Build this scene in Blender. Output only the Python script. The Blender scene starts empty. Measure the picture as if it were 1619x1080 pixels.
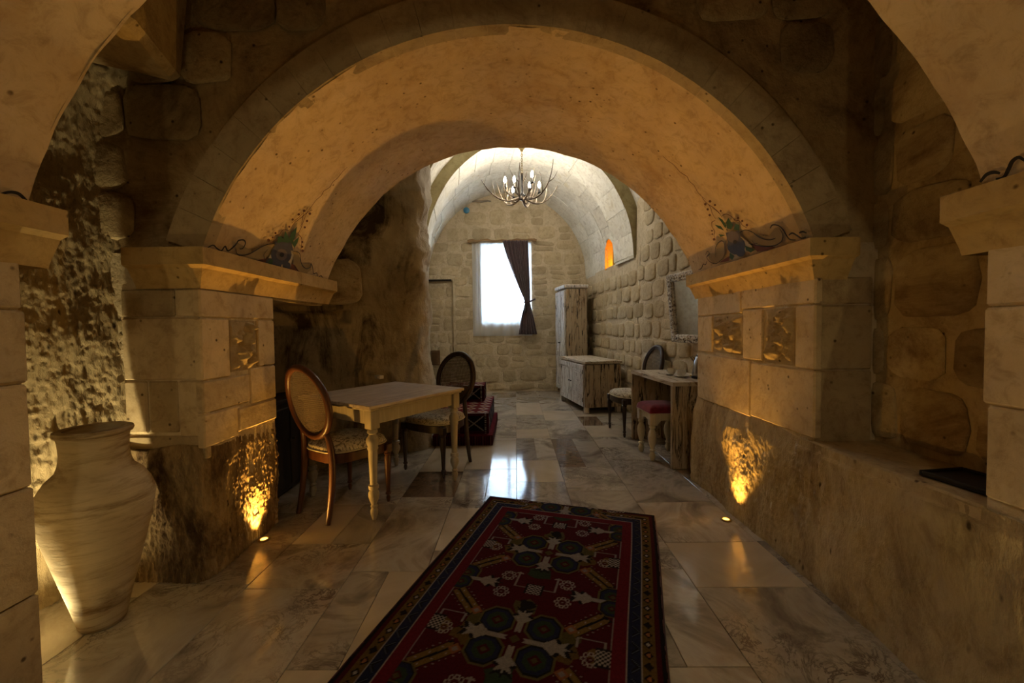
import bpy, math, random
import numpy as np
from mathutils import Vector, Matrix, noise
random.seed(7)
PI = math.pi
scene = bpy.context.scene
col = scene.collection

# ------------------------------------------------------------------ camera
F, CX, CY, CH = 640.0, 809.5, 540.0, 1.28
PITCH, ROLL, YAW = math.radians(-1.83), math.radians(0.7), math.atan2(6.5, F)
_f = Vector((-math.sin(YAW)*math.cos(PITCH), math.cos(YAW)*math.cos(PITCH), math.sin(PITCH)))
_r = Vector((math.cos(YAW), math.sin(YAW), 0))
_u = _r.cross(_f)
CR = _r*math.cos(ROLL) - _u*math.sin(ROLL)
CU = _u*math.cos(ROLL) + _r*math.sin(ROLL)
CF = _f
CP = Vector((0, 0, CH))
cam = bpy.data.cameras.new('camera')
cam.sensor_width = 36.0
cam.lens = F/1619*36
cam.clip_start = 0.03
camo = bpy.data.objects.new('camera', cam)
camo.matrix_world = Matrix(((CR.x, CU.x, -CF.x, 0), (CR.y, CU.y, -CF.y, 0), (CR.z, CU.z, -CF.z, CH), (0, 0, 0, 1)))
col.objects.link(camo)
scene.camera = camo

# ------------------------------------------------------------------ world, light, exposure
w = bpy.data.worlds.new('world')
scene.world = w
w.use_nodes = True
bg = w.node_tree.nodes['Background']
bg.inputs[0].default_value = (0.62, 0.80, 1.0, 1)
bg.inputs[1].default_value = 16.0
vs = scene.view_settings
vs.view_transform = 'Standard'
vs.look = 'None'
vs.exposure = 0.0
vs.gamma = 1.0
vs.use_curve_mapping = False

def light(name, kind, loc, energy, color, radius=0.03, rot=None, spot=None, blend=1.0):
    l = bpy.data.lights.new(name, kind)
    l.energy = energy
    l.color = color
    if kind in ('POINT', 'SPOT'):
        l.shadow_soft_size = radius
    if kind == 'SPOT':
        l.spot_size = math.radians(spot)
        l.spot_blend = blend
    o = bpy.data.objects.new(name, l)
    o.location = loc
    if rot: o.rotation_euler = rot
    col.objects.link(o)
    return o

AMBER = (1.0, 0.50, 0.09)
WARM = (1.0, 0.74, 0.34)
WHITE = (1.0, 0.91, 0.76)
E_SPOT, E_BULB, E_POT, E_ROOM, E_NEAR, E_NICHE = 34.0, 9.5, 22.0, 38.0, 11.0, 3.0
# daylight arriving at the window: a portal for the sky
pl = bpy.data.lights.new('window_portal', 'AREA')
pl.shape = 'RECTANGLE'; pl.size = 1.2; pl.size_y = 1.9
pl.cycles.is_portal = True
po = bpy.data.objects.new('window_portal', pl)
po.location = (-0.24, 8.75, 2.05); po.rotation_euler = (-PI/2, 0, 0)
col.objects.link(po)

# ------------------------------------------------------------------ materials
MATS = {}
def nodes(name, rough=0.85, spec=0.25):
    m = bpy.data.materials.new(name); m.use_nodes = True
    nt = m.node_tree; b = nt.nodes['Principled BSDF']
    b.inputs['Roughness'].default_value = rough
    b.inputs['Specular IOR Level'].default_value = spec
    MATS[name] = m
    return m, nt, b
def N(nt, t, **kw):
    n = nt.nodes.new(t)
    for k, v in kw.items():
        if hasattr(n, k): setattr(n, k, v)
        else: n.inputs[k].default_value = v
    return n
def rgba(c): return (c[0], c[1], c[2], 1)
def ramp(nt, fac, stops):
    r = nt.nodes.new('ShaderNodeValToRGB')
    e = r.color_ramp.elements
    while len(e) < len(stops): e.new(0.5)
    for i, (p, c) in enumerate(stops):
        e[i].position = p; e[i].color = rgba(c)
    nt.links.new(fac, r.inputs[0])
    return r
def pos(nt, scale=(1, 1, 1), rnd=0.0, kind='geo'):
    if kind == 'geo':
        g = nt.nodes.new('ShaderNodeNewGeometry').outputs['Position']
    else:
        g = nt.nodes.new('ShaderNodeTexCoord').outputs['Object']
    mp = nt.nodes.new('ShaderNodeMapping')
    mp.inputs['Scale'].default_value = scale
    nt.links.new(g, mp.inputs[0])
    out = mp.outputs[0]
    if rnd:
        oi = nt.nodes.new('ShaderNodeObjectInfo')
        ml = N(nt, 'ShaderNodeMath', operation='MULTIPLY'); ml.inputs[1].default_value = rnd
        nt.links.new(oi.outputs['Random'], ml.inputs[0])
        ad = N(nt, 'ShaderNodeVectorMath', operation='ADD')
        nt.links.new(out, ad.inputs[0]); nt.links.new(ml.outputs[0], ad.inputs[1])
        out = ad.outputs[0]
    return out
def tex_noise(nt, vec, scale, detail=6, rough=0.6, dist=0.0):
    n = nt.nodes.new('ShaderNodeTexNoise')
    n.inputs['Scale'].default_value = scale; n.inputs['Detail'].default_value = detail
    n.inputs['Roughness'].default_value = rough; n.inputs['Distortion'].default_value = dist
    nt.links.new(vec, n.inputs['Vector'])
    return n.outputs['Fac']
def mixc(nt, fac, a, b, mode='MIX'):
    m = nt.nodes.new('ShaderNodeMix'); m.data_type = 'RGBA'; m.blend_type = mode
    if isinstance(fac, float): m.inputs[0].default_value = fac
    else: nt.links.new(fac, m.inputs[0])
    for i, v in ((6, a), (7, b)):
        if isinstance(v, tuple): m.inputs[i].default_value = rgba(v)
        else: nt.links.new(v, m.inputs[i])
    return m.outputs[2]
def bump(nt, b, h, strength=0.5, dist=0.02, prev=None):
    n = nt.nodes.new('ShaderNodeBump')
    n.inputs['Strength'].default_value = strength; n.inputs['Distance'].default_value = dist
    nt.links.new(h, n.inputs['Height'])
    if prev is not None: nt.links.new(prev, n.inputs['Normal'])
    nt.links.new(n.outputs[0], b.inputs['Normal'])
    return n.outputs[0]
def objrand(nt, lo, hi):
    oi = nt.nodes.new('ShaderNodeObjectInfo')
    mr = nt.nodes.new('ShaderNodeMapRange')
    mr.inputs[3].default_value = lo; mr.inputs[4].default_value = hi
    nt.links.new(oi.outputs['Random'], mr.inputs[0])
    return mr.outputs[0]
def scale_by(nt, colr, val):
    v = nt.nodes.new('ShaderNodeVectorMath'); v.operation = 'SCALE'
    nt.links.new(colr, v.inputs[0]); nt.links.new(val, v.inputs[3])
    return v.outputs[0]

def stone(name, c1, c2, stain, scale=3.0, bmp=0.6, fine=55, pits=True, stain_amt=(0.52, 0.72), rnd=0.0, rough=0.9, aniso=(1, 1, 1), val=None):
    m, nt, b = nodes(name, rough, 0.2)
    v = pos(nt, aniso, rnd)
    n1 = tex_noise(nt, v, scale, 8, 0.62, 0.4)
    base = ramp(nt, n1, [(0.32, c1), (0.68, c2)]).outputs[0]
    n2 = tex_noise(nt, v, scale*0.8, 10, 0.72, 0.8)
    st = ramp(nt, n2, [(stain_amt[0], (0, 0, 0)), (stain_amt[1], (1, 1, 1))]).outputs[0]
    c = mixc(nt, st, base, stain)
    mot = ramp(nt, tex_noise(nt, v, 14, 8, 0.75, 0.6), [(0.34, (0.66, 0.62, 0.56)), (0.50, (0.98, 0.98, 0.98)), (0.72, (1.1, 1.1, 1.1))]).outputs[0]
    c = mixc(nt, 0.8, c, mot, 'MULTIPLY')
    if pits:
        vo = nt.nodes.new('ShaderNodeTexVoronoi'); vo.inputs['Scale'].default_value = 16
        vo.inputs['Randomness'].default_value = 1
        nt.links.new(v, vo.inputs['Vector'])
        pr = ramp(nt, vo.outputs['Distance'], [(0.07, (1, 1, 1)), (0.16, (0, 0, 0))]).outputs[0]
        gate = ramp(nt, tex_noise(nt, v, 5, 2), [(0.47, (0, 0, 0)), (0.56, (1, 1, 1))]).outputs[0]
        pg = mixc(nt, 1.0, pr, gate, 'MULTIPLY')
        c = mixc(nt, pg, c, tuple(x*0.35 for x in stain))
    if val: c = scale_by(nt, c, objrand(nt, *val))
    nt.links.new(c, b.inputs['Base Color'])
    nf = tex_noise(nt, v, fine, 6, 0.7)
    p = bump(nt, b, nf, bmp*0.5, 0.008)
    bump(nt, b, tex_noise(nt, v, scale*3, 6, 0.65), bmp, 0.03, p)
    return m

stone('ashlar', (0.46, 0.35, 0.21), (0.58, 0.46, 0.29), (0.30, 0.20, 0.10), 2.5, 0.35, rnd=9, stain_amt=(0.55, 0.8), val=(0.85, 1.06))
stone('plaster_arch', (0.50, 0.36, 0.20), (0.62, 0.47, 0.28), (0.40, 0.25, 0.11), 2.2, 0.22, stain_amt=(0.52, 0.78))
stone('ring_stone', (0.34, 0.26, 0.15), (0.44, 0.34, 0.20), (0.22, 0.15, 0.08), 2.5, 0.35, rnd=0, val=(0.93, 1.05))
stone('dark_wall', (0.36, 0.275, 0.145), (0.48, 0.37, 0.21), (0.16, 0.10, 0.045), 2.0, 0.8, stain_amt=(0.48, 0.66))
stone('dark_stone', (0.37, 0.29, 0.16), (0.50, 0.395, 0.23), (0.20, 0.13, 0.062), 2.6, 0.9, rnd=9, stain_amt=(0.45, 0.65), val=(0.7, 1.15))
stone('chisel', (0.33, 0.26, 0.15), (0.46, 0.36, 0.21), (0.15, 0.10, 0.046), 3.0, 1.0, fine=70, aniso=(1, 1, 0.45), stain_amt=(0.51, 0.70))
stone('chisel_dark', (0.29, 0.20, 0.10), (0.42, 0.31, 0.16), (0.09, 0.052, 0.024), 4.0, 1.0, fine=80, aniso=(1, 1, 0.4), stain_amt=(0.45, 0.62))
stone('rubble', (0.42, 0.335, 0.205), (0.54, 0.44, 0.285), (0.33, 0.25, 0.14), 3.0, 0.5, rnd=9, pits=False, stain_amt=(0.55, 0.85), val=(0.82, 1.08))
stone('mortar', (0.50, 0.41, 0.27), (0.60, 0.50, 0.345), (0.40, 0.31, 0.19), 4.0, 0.7, pits=False, stain_amt=(0.55, 0.85))
stone('vault', (0.60, 0.56, 0.46), (0.74, 0.71, 0.62), (0.50, 0.42, 0.22), 2.4, 0.35, rnd=9, pits=False, stain_amt=(0.56, 0.75), val=(0.9, 1.05))
stone('impost', (0.40, 0.27, 0.10), (0.50, 0.35, 0.15), (0.30, 0.19, 0.07), 3, 0.25, stain_amt=(0.6, 0.85))
stone('clay', (0.42, 0.35, 0.24), (0.56, 0.48, 0.34), (0.20, 0.14, 0.075), 2.2, 0.2, pits=False, aniso=(0.45, 0.45, 3.4), stain_amt=(0.51, 0.62))
stone('niche_plaster', (0.70, 0.40, 0.08), (0.75, 0.45, 0.10), (0.6, 0.3, 0.05), 3, 0.2, pits=False)

# sooty rock: dark smoke stains with shapes of their own
def rock_mat():
    m, nt, b = nodes('sooty_rock', 0.92, 0.15)
    v = pos(nt)
    n1 = tex_noise(nt, v, 2.5, 9, 0.65, 0.5)
    base = ramp(nt, n1, [(0.3, (0.24, 0.185, 0.105)), (0.7, (0.40, 0.32, 0.19))]).outputs[0]
    vz = pos(nt, (1.3, 1.3, 0.55))
    n2 = tex_noise(nt, vz, 1.6, 9, 0.7, 0.9)
    st = ramp(nt, n2, [(0.49, (0, 0, 0)), (0.60, (1, 1, 1))]).outputs[0]
    c = mixc(nt, st, base, (0.06, 0.038, 0.02))
    # the dressed edge of the rock is pale limewash
    sep = nt.nodes.new('ShaderNodeSeparateXYZ'); nt.links.new(v, sep.inputs[0])
    ad = N(nt, 'ShaderNodeMath', operation='MULTIPLY_ADD'); ad.inputs[1].default_value = .12; nt.links.new(n1, ad.inputs[0]); nt.links.new(sep.outputs[1], ad.inputs[2])
    mr_ = nt.nodes.new('ShaderNodeMapRange'); mr_.inputs[1].default_value = 4.25; mr_.inputs[2].default_value = 4.36
    nt.links.new(ad.outputs[0], mr_.inputs[0])
    c = mixc(nt, mr_.outputs[0], c, ramp(nt, n1, [(0.3, (0.42, 0.36, 0.27)), (0.7, (0.60, 0.54, 0.43))]).outputs[0])
    nt.links.new(c, b.inputs['Base Color'])
    p = bump(nt, b, tex_noise(nt, v, 60, 6, 0.7), 0.6, 0.01)
    bump(nt, b, tex_noise(nt, v, 9, 8, 0.7), 0.8, 0.04, p)
rock_mat()

# polished marble / travertine tiles
def tile_mat():
    m, nt, b = nodes('marble', 0.10, 0.75)
    v = pos(nt, (1, 1, 1), 40)
    n1 = tex_noise(nt, v, 2.0, 8, 0.60, 1.7)
    n2 = tex_noise(nt, v, 4.5, 9, 0.7, 2.6)
    base = ramp(nt, n1, [(0.30, (0.19, 0.16, 0.13)), (0.42, (0.33, 0.285, 0.235)), (0.52, (0.50, 0.445, 0.37)), (0.62, (0.42, 0.365, 0.30)), (0.76, (0.25, 0.215, 0.18))]).outputs[0]
    vein = ramp(nt, n2, [(0.46, (0, 0, 0)), (0.50, (1, 1, 1)), (0.54, (0, 0, 0))]).outputs[0]
    vg = ramp(nt, tex_noise(nt, v, 1.7, 3), [(0.48, (0, 0, 0)), (0.66, (1, 1, 1))]).outputs[0]
    vv = mixc(nt, 1.0, vein, vg, 'MULTIPLY')
    c = mixc(nt, vv, base, (0.09, 0.062, 0.045))
    # some tiles plain beige, some dark brown
    oi = nt.nodes.new('ShaderNodeObjectInfo')
    plain = ramp(nt, oi.outputs['Random'], [(0.72, (0, 0, 0)), (0.76, (1, 1, 1))]).outputs[0]
    c = mixc(nt, plain, c, ramp(nt, n1, [(0.3, (0.40, 0.335, 0.25)), (0.7, (0.52, 0.44, 0.335))]).outputs[0])
    dk = ramp(nt, oi.outputs['Random'], [(0.955, (0, 0, 0)), (0.965, (1, 1, 1))]).outputs[0]
    c = mixc(nt, dk, c, ramp(nt, n2, [(0.3, (0.07, 0.045, 0.03)), (0.7, (0.20, 0.14, 0.095))]).outputs[0])
    c = scale_by(nt, c, objrand(nt, 0.62, 1.02))
    nt.links.new(c, b.inputs['Base Color'])
    rr = nt.nodes.new('ShaderNodeMapRange'); rr.inputs[3].default_value = 0.04; rr.inputs[4].default_value = 0.13
    nt.links.new(n2, rr.inputs[0]); nt.links.new(rr.outputs[0], b.inputs['Roughness'])
    bump(nt, b, tex_noise(nt, v, 9, 4, 0.5), 0.012, 0.004)
tile_mat()
stone('grout', (0.26, 0.21, 0.15), (0.34, 0.28, 0.2), (0.2, 0.15, 0.1), 5, 0.3, pits=False)

def wood(name, c1, c2, rough=0.45, scale=(9, 9, 0.8), kind='obj', spec=0.35):
    m, nt, b = nodes(name, rough, spec)
    v = pos(nt, scale, 5, kind)
    n = tex_noise(nt, v, 3, 6, 0.6, 0.8)
    c = ramp(nt, n, [(0.3, c1), (0.7, c2)]).outputs[0]
    nt.links.new(c, b.inputs['Base Color'])
    bump(nt, b, n, 0.15, 0.004)
wood('brown_wood', (0.042, 0.015, 0.006), (0.085, 0.030, 0.012), 0.38)
wood('dark_wood', (0.022, 0.012, 0.008), (0.055, 0.032, 0.02), 0.4)
wood('black_wood', (0.010, 0.007, 0.005), (0.022, 0.015, 0.010), 0.6)
wood('branch', (0.15, 0.085, 0.035), (0.30, 0.19, 0.09), 0.8, (1, 9, 9))
wood('cream_paint', (0.44, 0.37, 0.245), (0.56, 0.48, 0.33), 0.55)
wood('table_paint', (0.27, 0.23, 0.165), (0.37, 0.32, 0.235), 0.55)
wood('table_top', (0.29, 0.235, 0.185), (0.52, 0.44, 0.36), 0.4, (1.2, 9, 9))
wood('peg_wood', (0.20, 0.17, 0.13), (0.30, 0.25, 0.19), 0.8, (1, 9, 9))

def distressed(name, scale, paint=(0.52, 0.46, 0.36), w1=(0.22, 0.13, 0.055), dark=(0.03, 0.022, 0.016), th=0.5):
    m, nt, b = nodes(name, 0.7, 0.2)
    v = pos(nt, scale, 7, 'obj')
    n = tex_noise(nt, v, 2.2, 8, 0.68, 0.6)
    n2 = tex_noise(nt, v, 3.6, 8, 0.75, 1.0)
    base = ramp(nt, n, [(0.33, w1), (0.46, paint)]).outputs[0]
    dk = ramp(nt, n2, [(th, (0, 0, 0)), (th+0.09, (1, 1, 1))]).outputs[0]
    c = mixc(nt, dk, base, dark)
    nt.links.new(c, b.inputs['Base Color'])
    bump(nt, b, n2, 0.3, 0.004)
distressed('old_paint', (7, 7, 0.9), th=0.55)
distressed('old_paint_dark', (6, 6, 0.8), (0.42, 0.33, 0.22), th=0.51)
distressed('old_paint_white', (9, 9, 1.0), (0.62, 0.60, 0.57), th=0.53)
distressed('old_paint_top', (6, 0.9, 6), (0.50, 0.43, 0.33), th=0.55)
distressed('frame_paint', (9, 9, 9), (0.60, 0.56, 0.50), th=0.50)

def fabric(name, c1, c2, scale=22, thr=0.5, rough=0.9):
    m, nt, b = nodes(name, rough, 0.1)
    v = pos(nt, (1, 1, 1), 3, 'obj')
    n = tex_noise(nt, v, scale, 5, 0.6, 2.2)
    c = ramp(nt, n, [(thr-0.04, c1), (thr+0.04, c2)]).outputs[0]
    nt.links.new(c, b.inputs['Base Color'])
    bump(nt, b, tex_noise(nt, v, 300, 2), 0.2, 0.002)
    if 'Sheen Weight' in b.inputs: b.inputs['Sheen Weight'].default_value = 0.2
fabric('damask', (0.50, 0.44, 0.33), (0.15, 0.12, 0.085), 26, 0.53)
fabric('piping', (0.40, 0.34, 0.22), (0.46, 0.40, 0.28), 30)
fabric('burgundy', (0.13, 0.010, 0.022), (0.17, 0.014, 0.030), 8)
fabric('curtain', (0.060, 0.035, 0.040), (0.080, 0.047, 0.052), 12)
fabric('cane', (0.070, 0.045, 0.022), (0.11, 0.072, 0.038), 40)
fabric('rug_edge', (0.045, 0.006, 0.008), (0.03, 0.005, 0.006), 40)
fabric('fringe', (0.28, 0.21, 0.155), (0.34, 0.26, 0.20), 40)
fabric('antler', (0.17, 0.125, 0.08), (0.08, 0.055, 0.035), 9, 0.55, 0.5)

def simple(name, c, rough=0.5, metal=0.0, spec=0.4, emit=0.0):
    m, nt, b = nodes(name, rough, spec)
    v = pos(nt, (1, 1, 1), 1, 'obj')
    n = tex_noise(nt, v, 18, 3)
    cc = ramp(nt, n, [(0.3, tuple(x*0.88 for x in c)), (0.7, c)]).outputs[0]
    nt.links.new(cc, b.inputs['Base Color'])
    b.inputs['Metallic'].default_value = metal
    if emit:
        b.inputs['Emission Color'].default_value = rgba(c); b.inputs['Emission Strength'].default_value = emit
    return m
simple('iron', (0.02, 0.018, 0.016), 0.5, 0.6)
simple('brass', (0.30, 0.22, 0.09), 0.4, 0.8)
simple('steel', (0.55, 0.55, 0.56), 0.22, 1.0)
simple('black_plastic', (0.010, 0.010, 0.010), 0.4)
simple('tray_black', (0.006, 0.005, 0.005), 0.7)
simple('white_plastic', (0.62, 0.58, 0.50), 0.5)
simple('porcelain', (0.62, 0.57, 0.48), 0.25)
simple('yellow_paper', (0.62, 0.40, 0.05), 0.6)
simple('blue_glaze', (0.06, 0.22, 0.36), 0.3)
simple('mirror_glass', (0.72, 0.72, 0.70), 0.03, 1.0)
simple('bulb', (1.0, 0.93, 0.82), 0.3, 0, 0.4, 60.0)
simple('lamp_lens', (1.0, 0.52, 0.09), 0.3, 0, 0.4, 5.0)
simple('pvc', (0.70, 0.72, 0.72), 0.4)
simple('brown_panel', (0.11, 0.06, 0.022), 0.6)
simple('paint_black', (0.020, 0.015, 0.012), 0.8)
simple('paint_brown', (0.095, 0.030, 0.012), 0.8)
simple('paint_red', (0.15, 0.048, 0.020), 0.8)
simple('paint_green', (0.030, 0.075, 0.035), 0.8)
simple('paint_blue', (0.055, 0.055, 0.085), 0.8)
simple('paint_mauve', (0.125, 0.10, 0.105), 0.8)
simple('paint_tan', (0.30, 0.22, 0.10), 0.8)
simple('paint_cream', (0.50, 0.42, 0.30), 0.8)
simple('paint_grey', (0.44, 0.38, 0.28), 0.85)
m, nt, b = nodes('glass', 0.0, 0.5)
b.inputs['Transmission Weight'].default_value = 1.0; b.inputs['IOR'].default_value = 1.01
nt.links.new(ramp(nt, tex_noise(nt, pos(nt), 1), [(0, (0.95, 0.98, 1)), (1, (0.95, 0.98, 1))]).outputs[0], b.inputs['Base Color'])
# sheer curtain: part open weave, part thread
m, nt, b = nodes('sheer', 0.9, 0.0)
out = nt.nodes['Material Output']
tr = nt.nodes.new('ShaderNodeBsdfTransparent'); tl = nt.nodes.new('ShaderNodeBsdfTranslucent'); df = nt.nodes.new('ShaderNodeBsdfDiffuse')
thr = ramp(nt, tex_noise(nt, pos(nt, (30, 30, 2)), 3), [(0.3, (0.78, 0.82, 0.88)), (0.7, (0.88, 0.91, 0.95))]).outputs[0]
nt.links.new(thr, tl.inputs[0]); nt.links.new(thr, df.inputs[0])
m1 = nt.nodes.new('ShaderNodeMixShader'); m1.inputs[0].default_value = 0.35
nt.links.new(tl.outputs[0], m1.inputs[1]); nt.links.new(df.outputs[0], m1.inputs[2])
m2 = nt.nodes.new('ShaderNodeMixShader'); m2.inputs[0].default_value = 0.62
nt.links.new(tr.outputs[0], m2.inputs[1]); nt.links.new(m1.outputs[0], m2.inputs[2])
nt.links.new(m2.outputs[0], out.inputs[0])
# woven pattern carried by the mesh
for nm, sc in (('rug_weave', 320), ('kilim_weave', 260)):
    m, nt, b = nodes(nm, 0.95, 0.05)
    at = nt.nodes.new('ShaderNodeAttribute'); at.attribute_name = 'weave'
    fz = ramp(nt, tex_noise(nt, pos(nt), 90, 4), [(0.3, (0.72, 0.72, 0.72)), (0.7, (1.1, 1.1, 1.1))]).outputs[0]
    nt.links.new(mixc(nt, 1.0, at.outputs['Color'], fz, 'MULTIPLY'), b.inputs['Base Color'])
    bump(nt, b, tex_noise(nt, pos(nt), sc, 2), 0.5, 0.003)

# ------------------------------------------------------------------ mesh helpers
def link(name, me, mat, parent=None, loc=None):
    o = bpy.data.objects.new(name, me)
    if mat and not me.materials: me.materials.append(MATS[mat])
    col.objects.link(o)
    if parent is not None: o.parent = parent
    if loc is not None: o.location = loc
    return o
def mesh(name, vs, fs, smooth=False):
    me = bpy.data.meshes.new(name)
    me.from_pydata([tuple(v) for v in vs], [], fs)
    me.update()
    if smooth: me.polygons.foreach_set('use_smooth', [True]*len(me.polygons))
    return me
def empty(name, loc=(0, 0, 0), rz=0.0):
    o = bpy.data.objects.new(name, None); o.location = loc; o.rotation_euler = (0, 0, rz)
    o.empty_display_size = 0.1
    col.objects.link(o); return o
def tag(o, label, cat, group=None):
    o['label'] = label; o['category'] = cat
    if group: o['group'] = group
    return o
def struct(o, label=None):
    o['kind'] = 'structure'
    if label: o['label'] = label
    return o

class MB:
    def __init__(s): s.v = []; s.f = []
    def add(s, vs, fs, M=None):
        k = len(s.v)
        for p in vs:
            p = Vector(p)
            s.v.append(M @ p if M is not None else p)
        s.f += [tuple(i+k for i in f) for f in fs]
        return s
    def box(s, c, d, ch=0.0, M=None):
        """box with centre c, size d and chamfered edges"""
        x, y, z = d[0]/2, d[1]/2, d[2]/2
        ch = min(ch, x*0.9, y*0.9, z*0.9)
        if ch <= 0:
            vs = [(c[0]+a*x, c[1]+b_*y, c[2]+e*z) for a in (-1, 1) for b_ in (-1, 1) for e in (-1, 1)]
            fs = [(0, 1, 3, 2), (4, 6, 7, 5), (0, 4, 5, 1), (2, 3, 7, 6), (0, 2, 6, 4), (1, 5, 7, 3)]
            return s.add(vs, fs, M)
        vs = []; idx = {}
        for a in (-1, 1):
            for b_ in (-1, 1):
                for e in (-1, 1):
                    for ax in range(3):
                        q = [a*(x-ch), b_*(y-ch), e*(z-ch)]
                        q[ax] = (a*x, b_*y, e*z)[ax]
                        idx[(a, b_, e, ax)] = len(vs)
                        vs.append((c[0]+q[0], c[1]+q[1], c[2]+q[2]))
        fs = []
        I = lambda a, b_, e, ax: idx[(a, b_, e, ax)]
        for sg in (-1, 1):
            q = [I(sg, -1, -1, 0), I(sg, 1, -1, 0), I(sg, 1, 1, 0), I(sg, -1, 1, 0)]; fs.append(tuple(q if sg > 0 else q[::-1]))
            q = [I(-1, sg, -1, 1), I(1, sg, -1, 1), I(1, sg, 1, 1), I(-1, sg, 1, 1)]; fs.append(tuple(q[::-1] if sg > 0 else q))
            q = [I(-1, -1, sg, 2), I(1, -1, sg, 2), I(1, 1, sg, 2), I(-1, 1, sg, 2)]; fs.append(tuple(q if sg > 0 else q[::-1]))
        for a in (-1, 1):
            for b_ in (-1, 1):
                fs.append((I(a, b_, -1, 0), I(a, b_, 1, 0), I(a, b_, 1, 1), I(a, b_, -1, 1)))
                fs.append((I(a, -1, b_, 0), I(a, 1, b_, 0), I(a, 1, b_, 2), I(a, -1, b_, 2)))
                fs.append((I(-1, a, b_, 1), I(1, a, b_, 1), I(1, a, b_, 2), I(-1, a, b_, 2)))
                for e in (-1, 1): fs.append((I(a, b_, e, 0), I(a, b_, e, 1), I(a, b_, e, 2)))
        return s.add(vs, fs, M)
    def lathe(s, prof, n=20, c=(0, 0, 0), M=None, cap=True):
        vs = []; fs = []
        for r, z in prof:
            for k in range(n):
                a = 2*PI*k/n
                vs.append((c[0]+r*math.cos(a), c[1]+r*math.sin(a), c[2]+z))
        for i in range(len(prof)-1):
            for k in range(n):
                k2 = (k+1) % n
                fs.append((i*n+k, i*n+k2, (i+1)*n+k2, (i+1)*n+k))
        if cap:
            fs.append(tuple(range(n))[::-1]); fs.append(tuple(range((len(prof)-1)*n, len(prof)*n)))
        return s.add(vs, fs, M)
    def tube(s, pts, rad, n=8, closed=False, M=None, flat=1.0):
        P = [Vector(p) for p in pts]; m = len(P)
        R = rad if isinstance(rad, (list, tuple)) else [rad]*m
        vs = []; fs = []; up = None
        for i in range(m):
            if closed: t = P[(i+1) % m]-P[i-1]
            else: t = P[min(i+1, m-1)]-P[max(i-1, 0)]
            t.normalize()
            if up is None:
                up = Vector((0, 0, 1)) if abs(t.z) < 0.9 else Vector((0, 1, 0))
            a = t.cross(up)
            if a.length < 1e-5: a = t.cross(Vector((1, 0, 0)))
            a.normalize(); b_ = a.cross(t); up = b_
            for k in range(n):
                an = 2*PI*k/n
                vs.append(P[i]+a*R[i]*math.cos(an)+b_*R[i]*flat*math.sin(an))
        for i in range(m if closed else m-1):
            j = (i+1) % m
            for k in range(n):
                k2 = (k+1) % n
                fs.append((i*n+k, i*n+k2, j*n+k2, j*n+k))
        if not closed:
            fs.append(tuple(range(n))[::-1]); fs.append(tuple(range((m-1)*n, m*n)))
        return s.add(vs, fs, M)
    def build(s, name, mat, parent=None, smooth=False, loc=None):
        o = link(name, mesh(name, s.v, s.f, smooth), mat, parent, loc)
        return o
def smooth_by_angle(o, deg=40):
    me = o.data
    me.polygons.foreach_set('use_smooth', [True]*len(me.polygons))
    try: me.set_sharp_from_angle(angle=math.radians(deg))
    except Exception: pass
    return o
def copy_tree(o, parent=None):
    c = o.copy(); col.objects.link(c); c.parent = parent
    for ch in list(o.children): copy_tree(ch, c)
    return c
def fr(x, y, z, H=0.9, o=5): return noise.fractal(Vector((x, y, z)), H, 2.1, o)

def sheet(name, fn, ns, nt_, mat, parent=None, closed=False, smooth=True, hole=None, flip=False):
    """grid surface: fn(i/ns, j/nt) -> point"""
    vs = [fn(i/ns, j/nt_) for i in range(ns+1) for j in range(nt_+1)]
    fs = []
    for i in range(ns):
        for j in range(nt_):
            if hole and hole(i/ns, (i+1)/ns, j/nt_, (j+1)/nt_): continue
            a = i*(nt_+1)+j
            q = (a, a+nt_+1, a+nt_+2, a+1)
            fs.append(q[::-1] if flip else q)
    return link(name, mesh(name, vs, fs, smooth), mat, parent)

def path_fn(pts):
    """polyline sampled by arc length: t -> point, left-hand normal (2D)"""
    P = [Vector((p[0], p[1])) for p in pts]
    # Catmull-Rom smoothing
    Q = []
    for i in range(len(P)-1):
        p0, p1, p2, p3 = P[max(i-1, 0)], P[i], P[i+1], P[min(i+2, len(P)-1)]
        for k in range(12):
            t = k/12
            Q.append(0.5*((2*p1)+(p2-p0)*t+(2*p0-5*p1+4*p2-p3)*t*t+(3*p1-p0-3*p2+p3)*t**3))
    Q.append(P[-1])
    L = [0]
    for i in range(1, len(Q)): L.append(L[-1]+(Q[i]-Q[i-1]).length)
    def at(u):
        s_ = u*L[-1]
        i = 0
        while i < len(L)-2 and L[i+1] < s_: i += 1
        t = (s_-L[i])/max(L[i+1]-L[i], 1e-9)
        p = Q[i].lerp(Q[i+1], t); d = (Q[i+1]-Q[i]).normalized()
        return p, Vector((d.y, -d.x))
    return at, L[-1]

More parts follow.
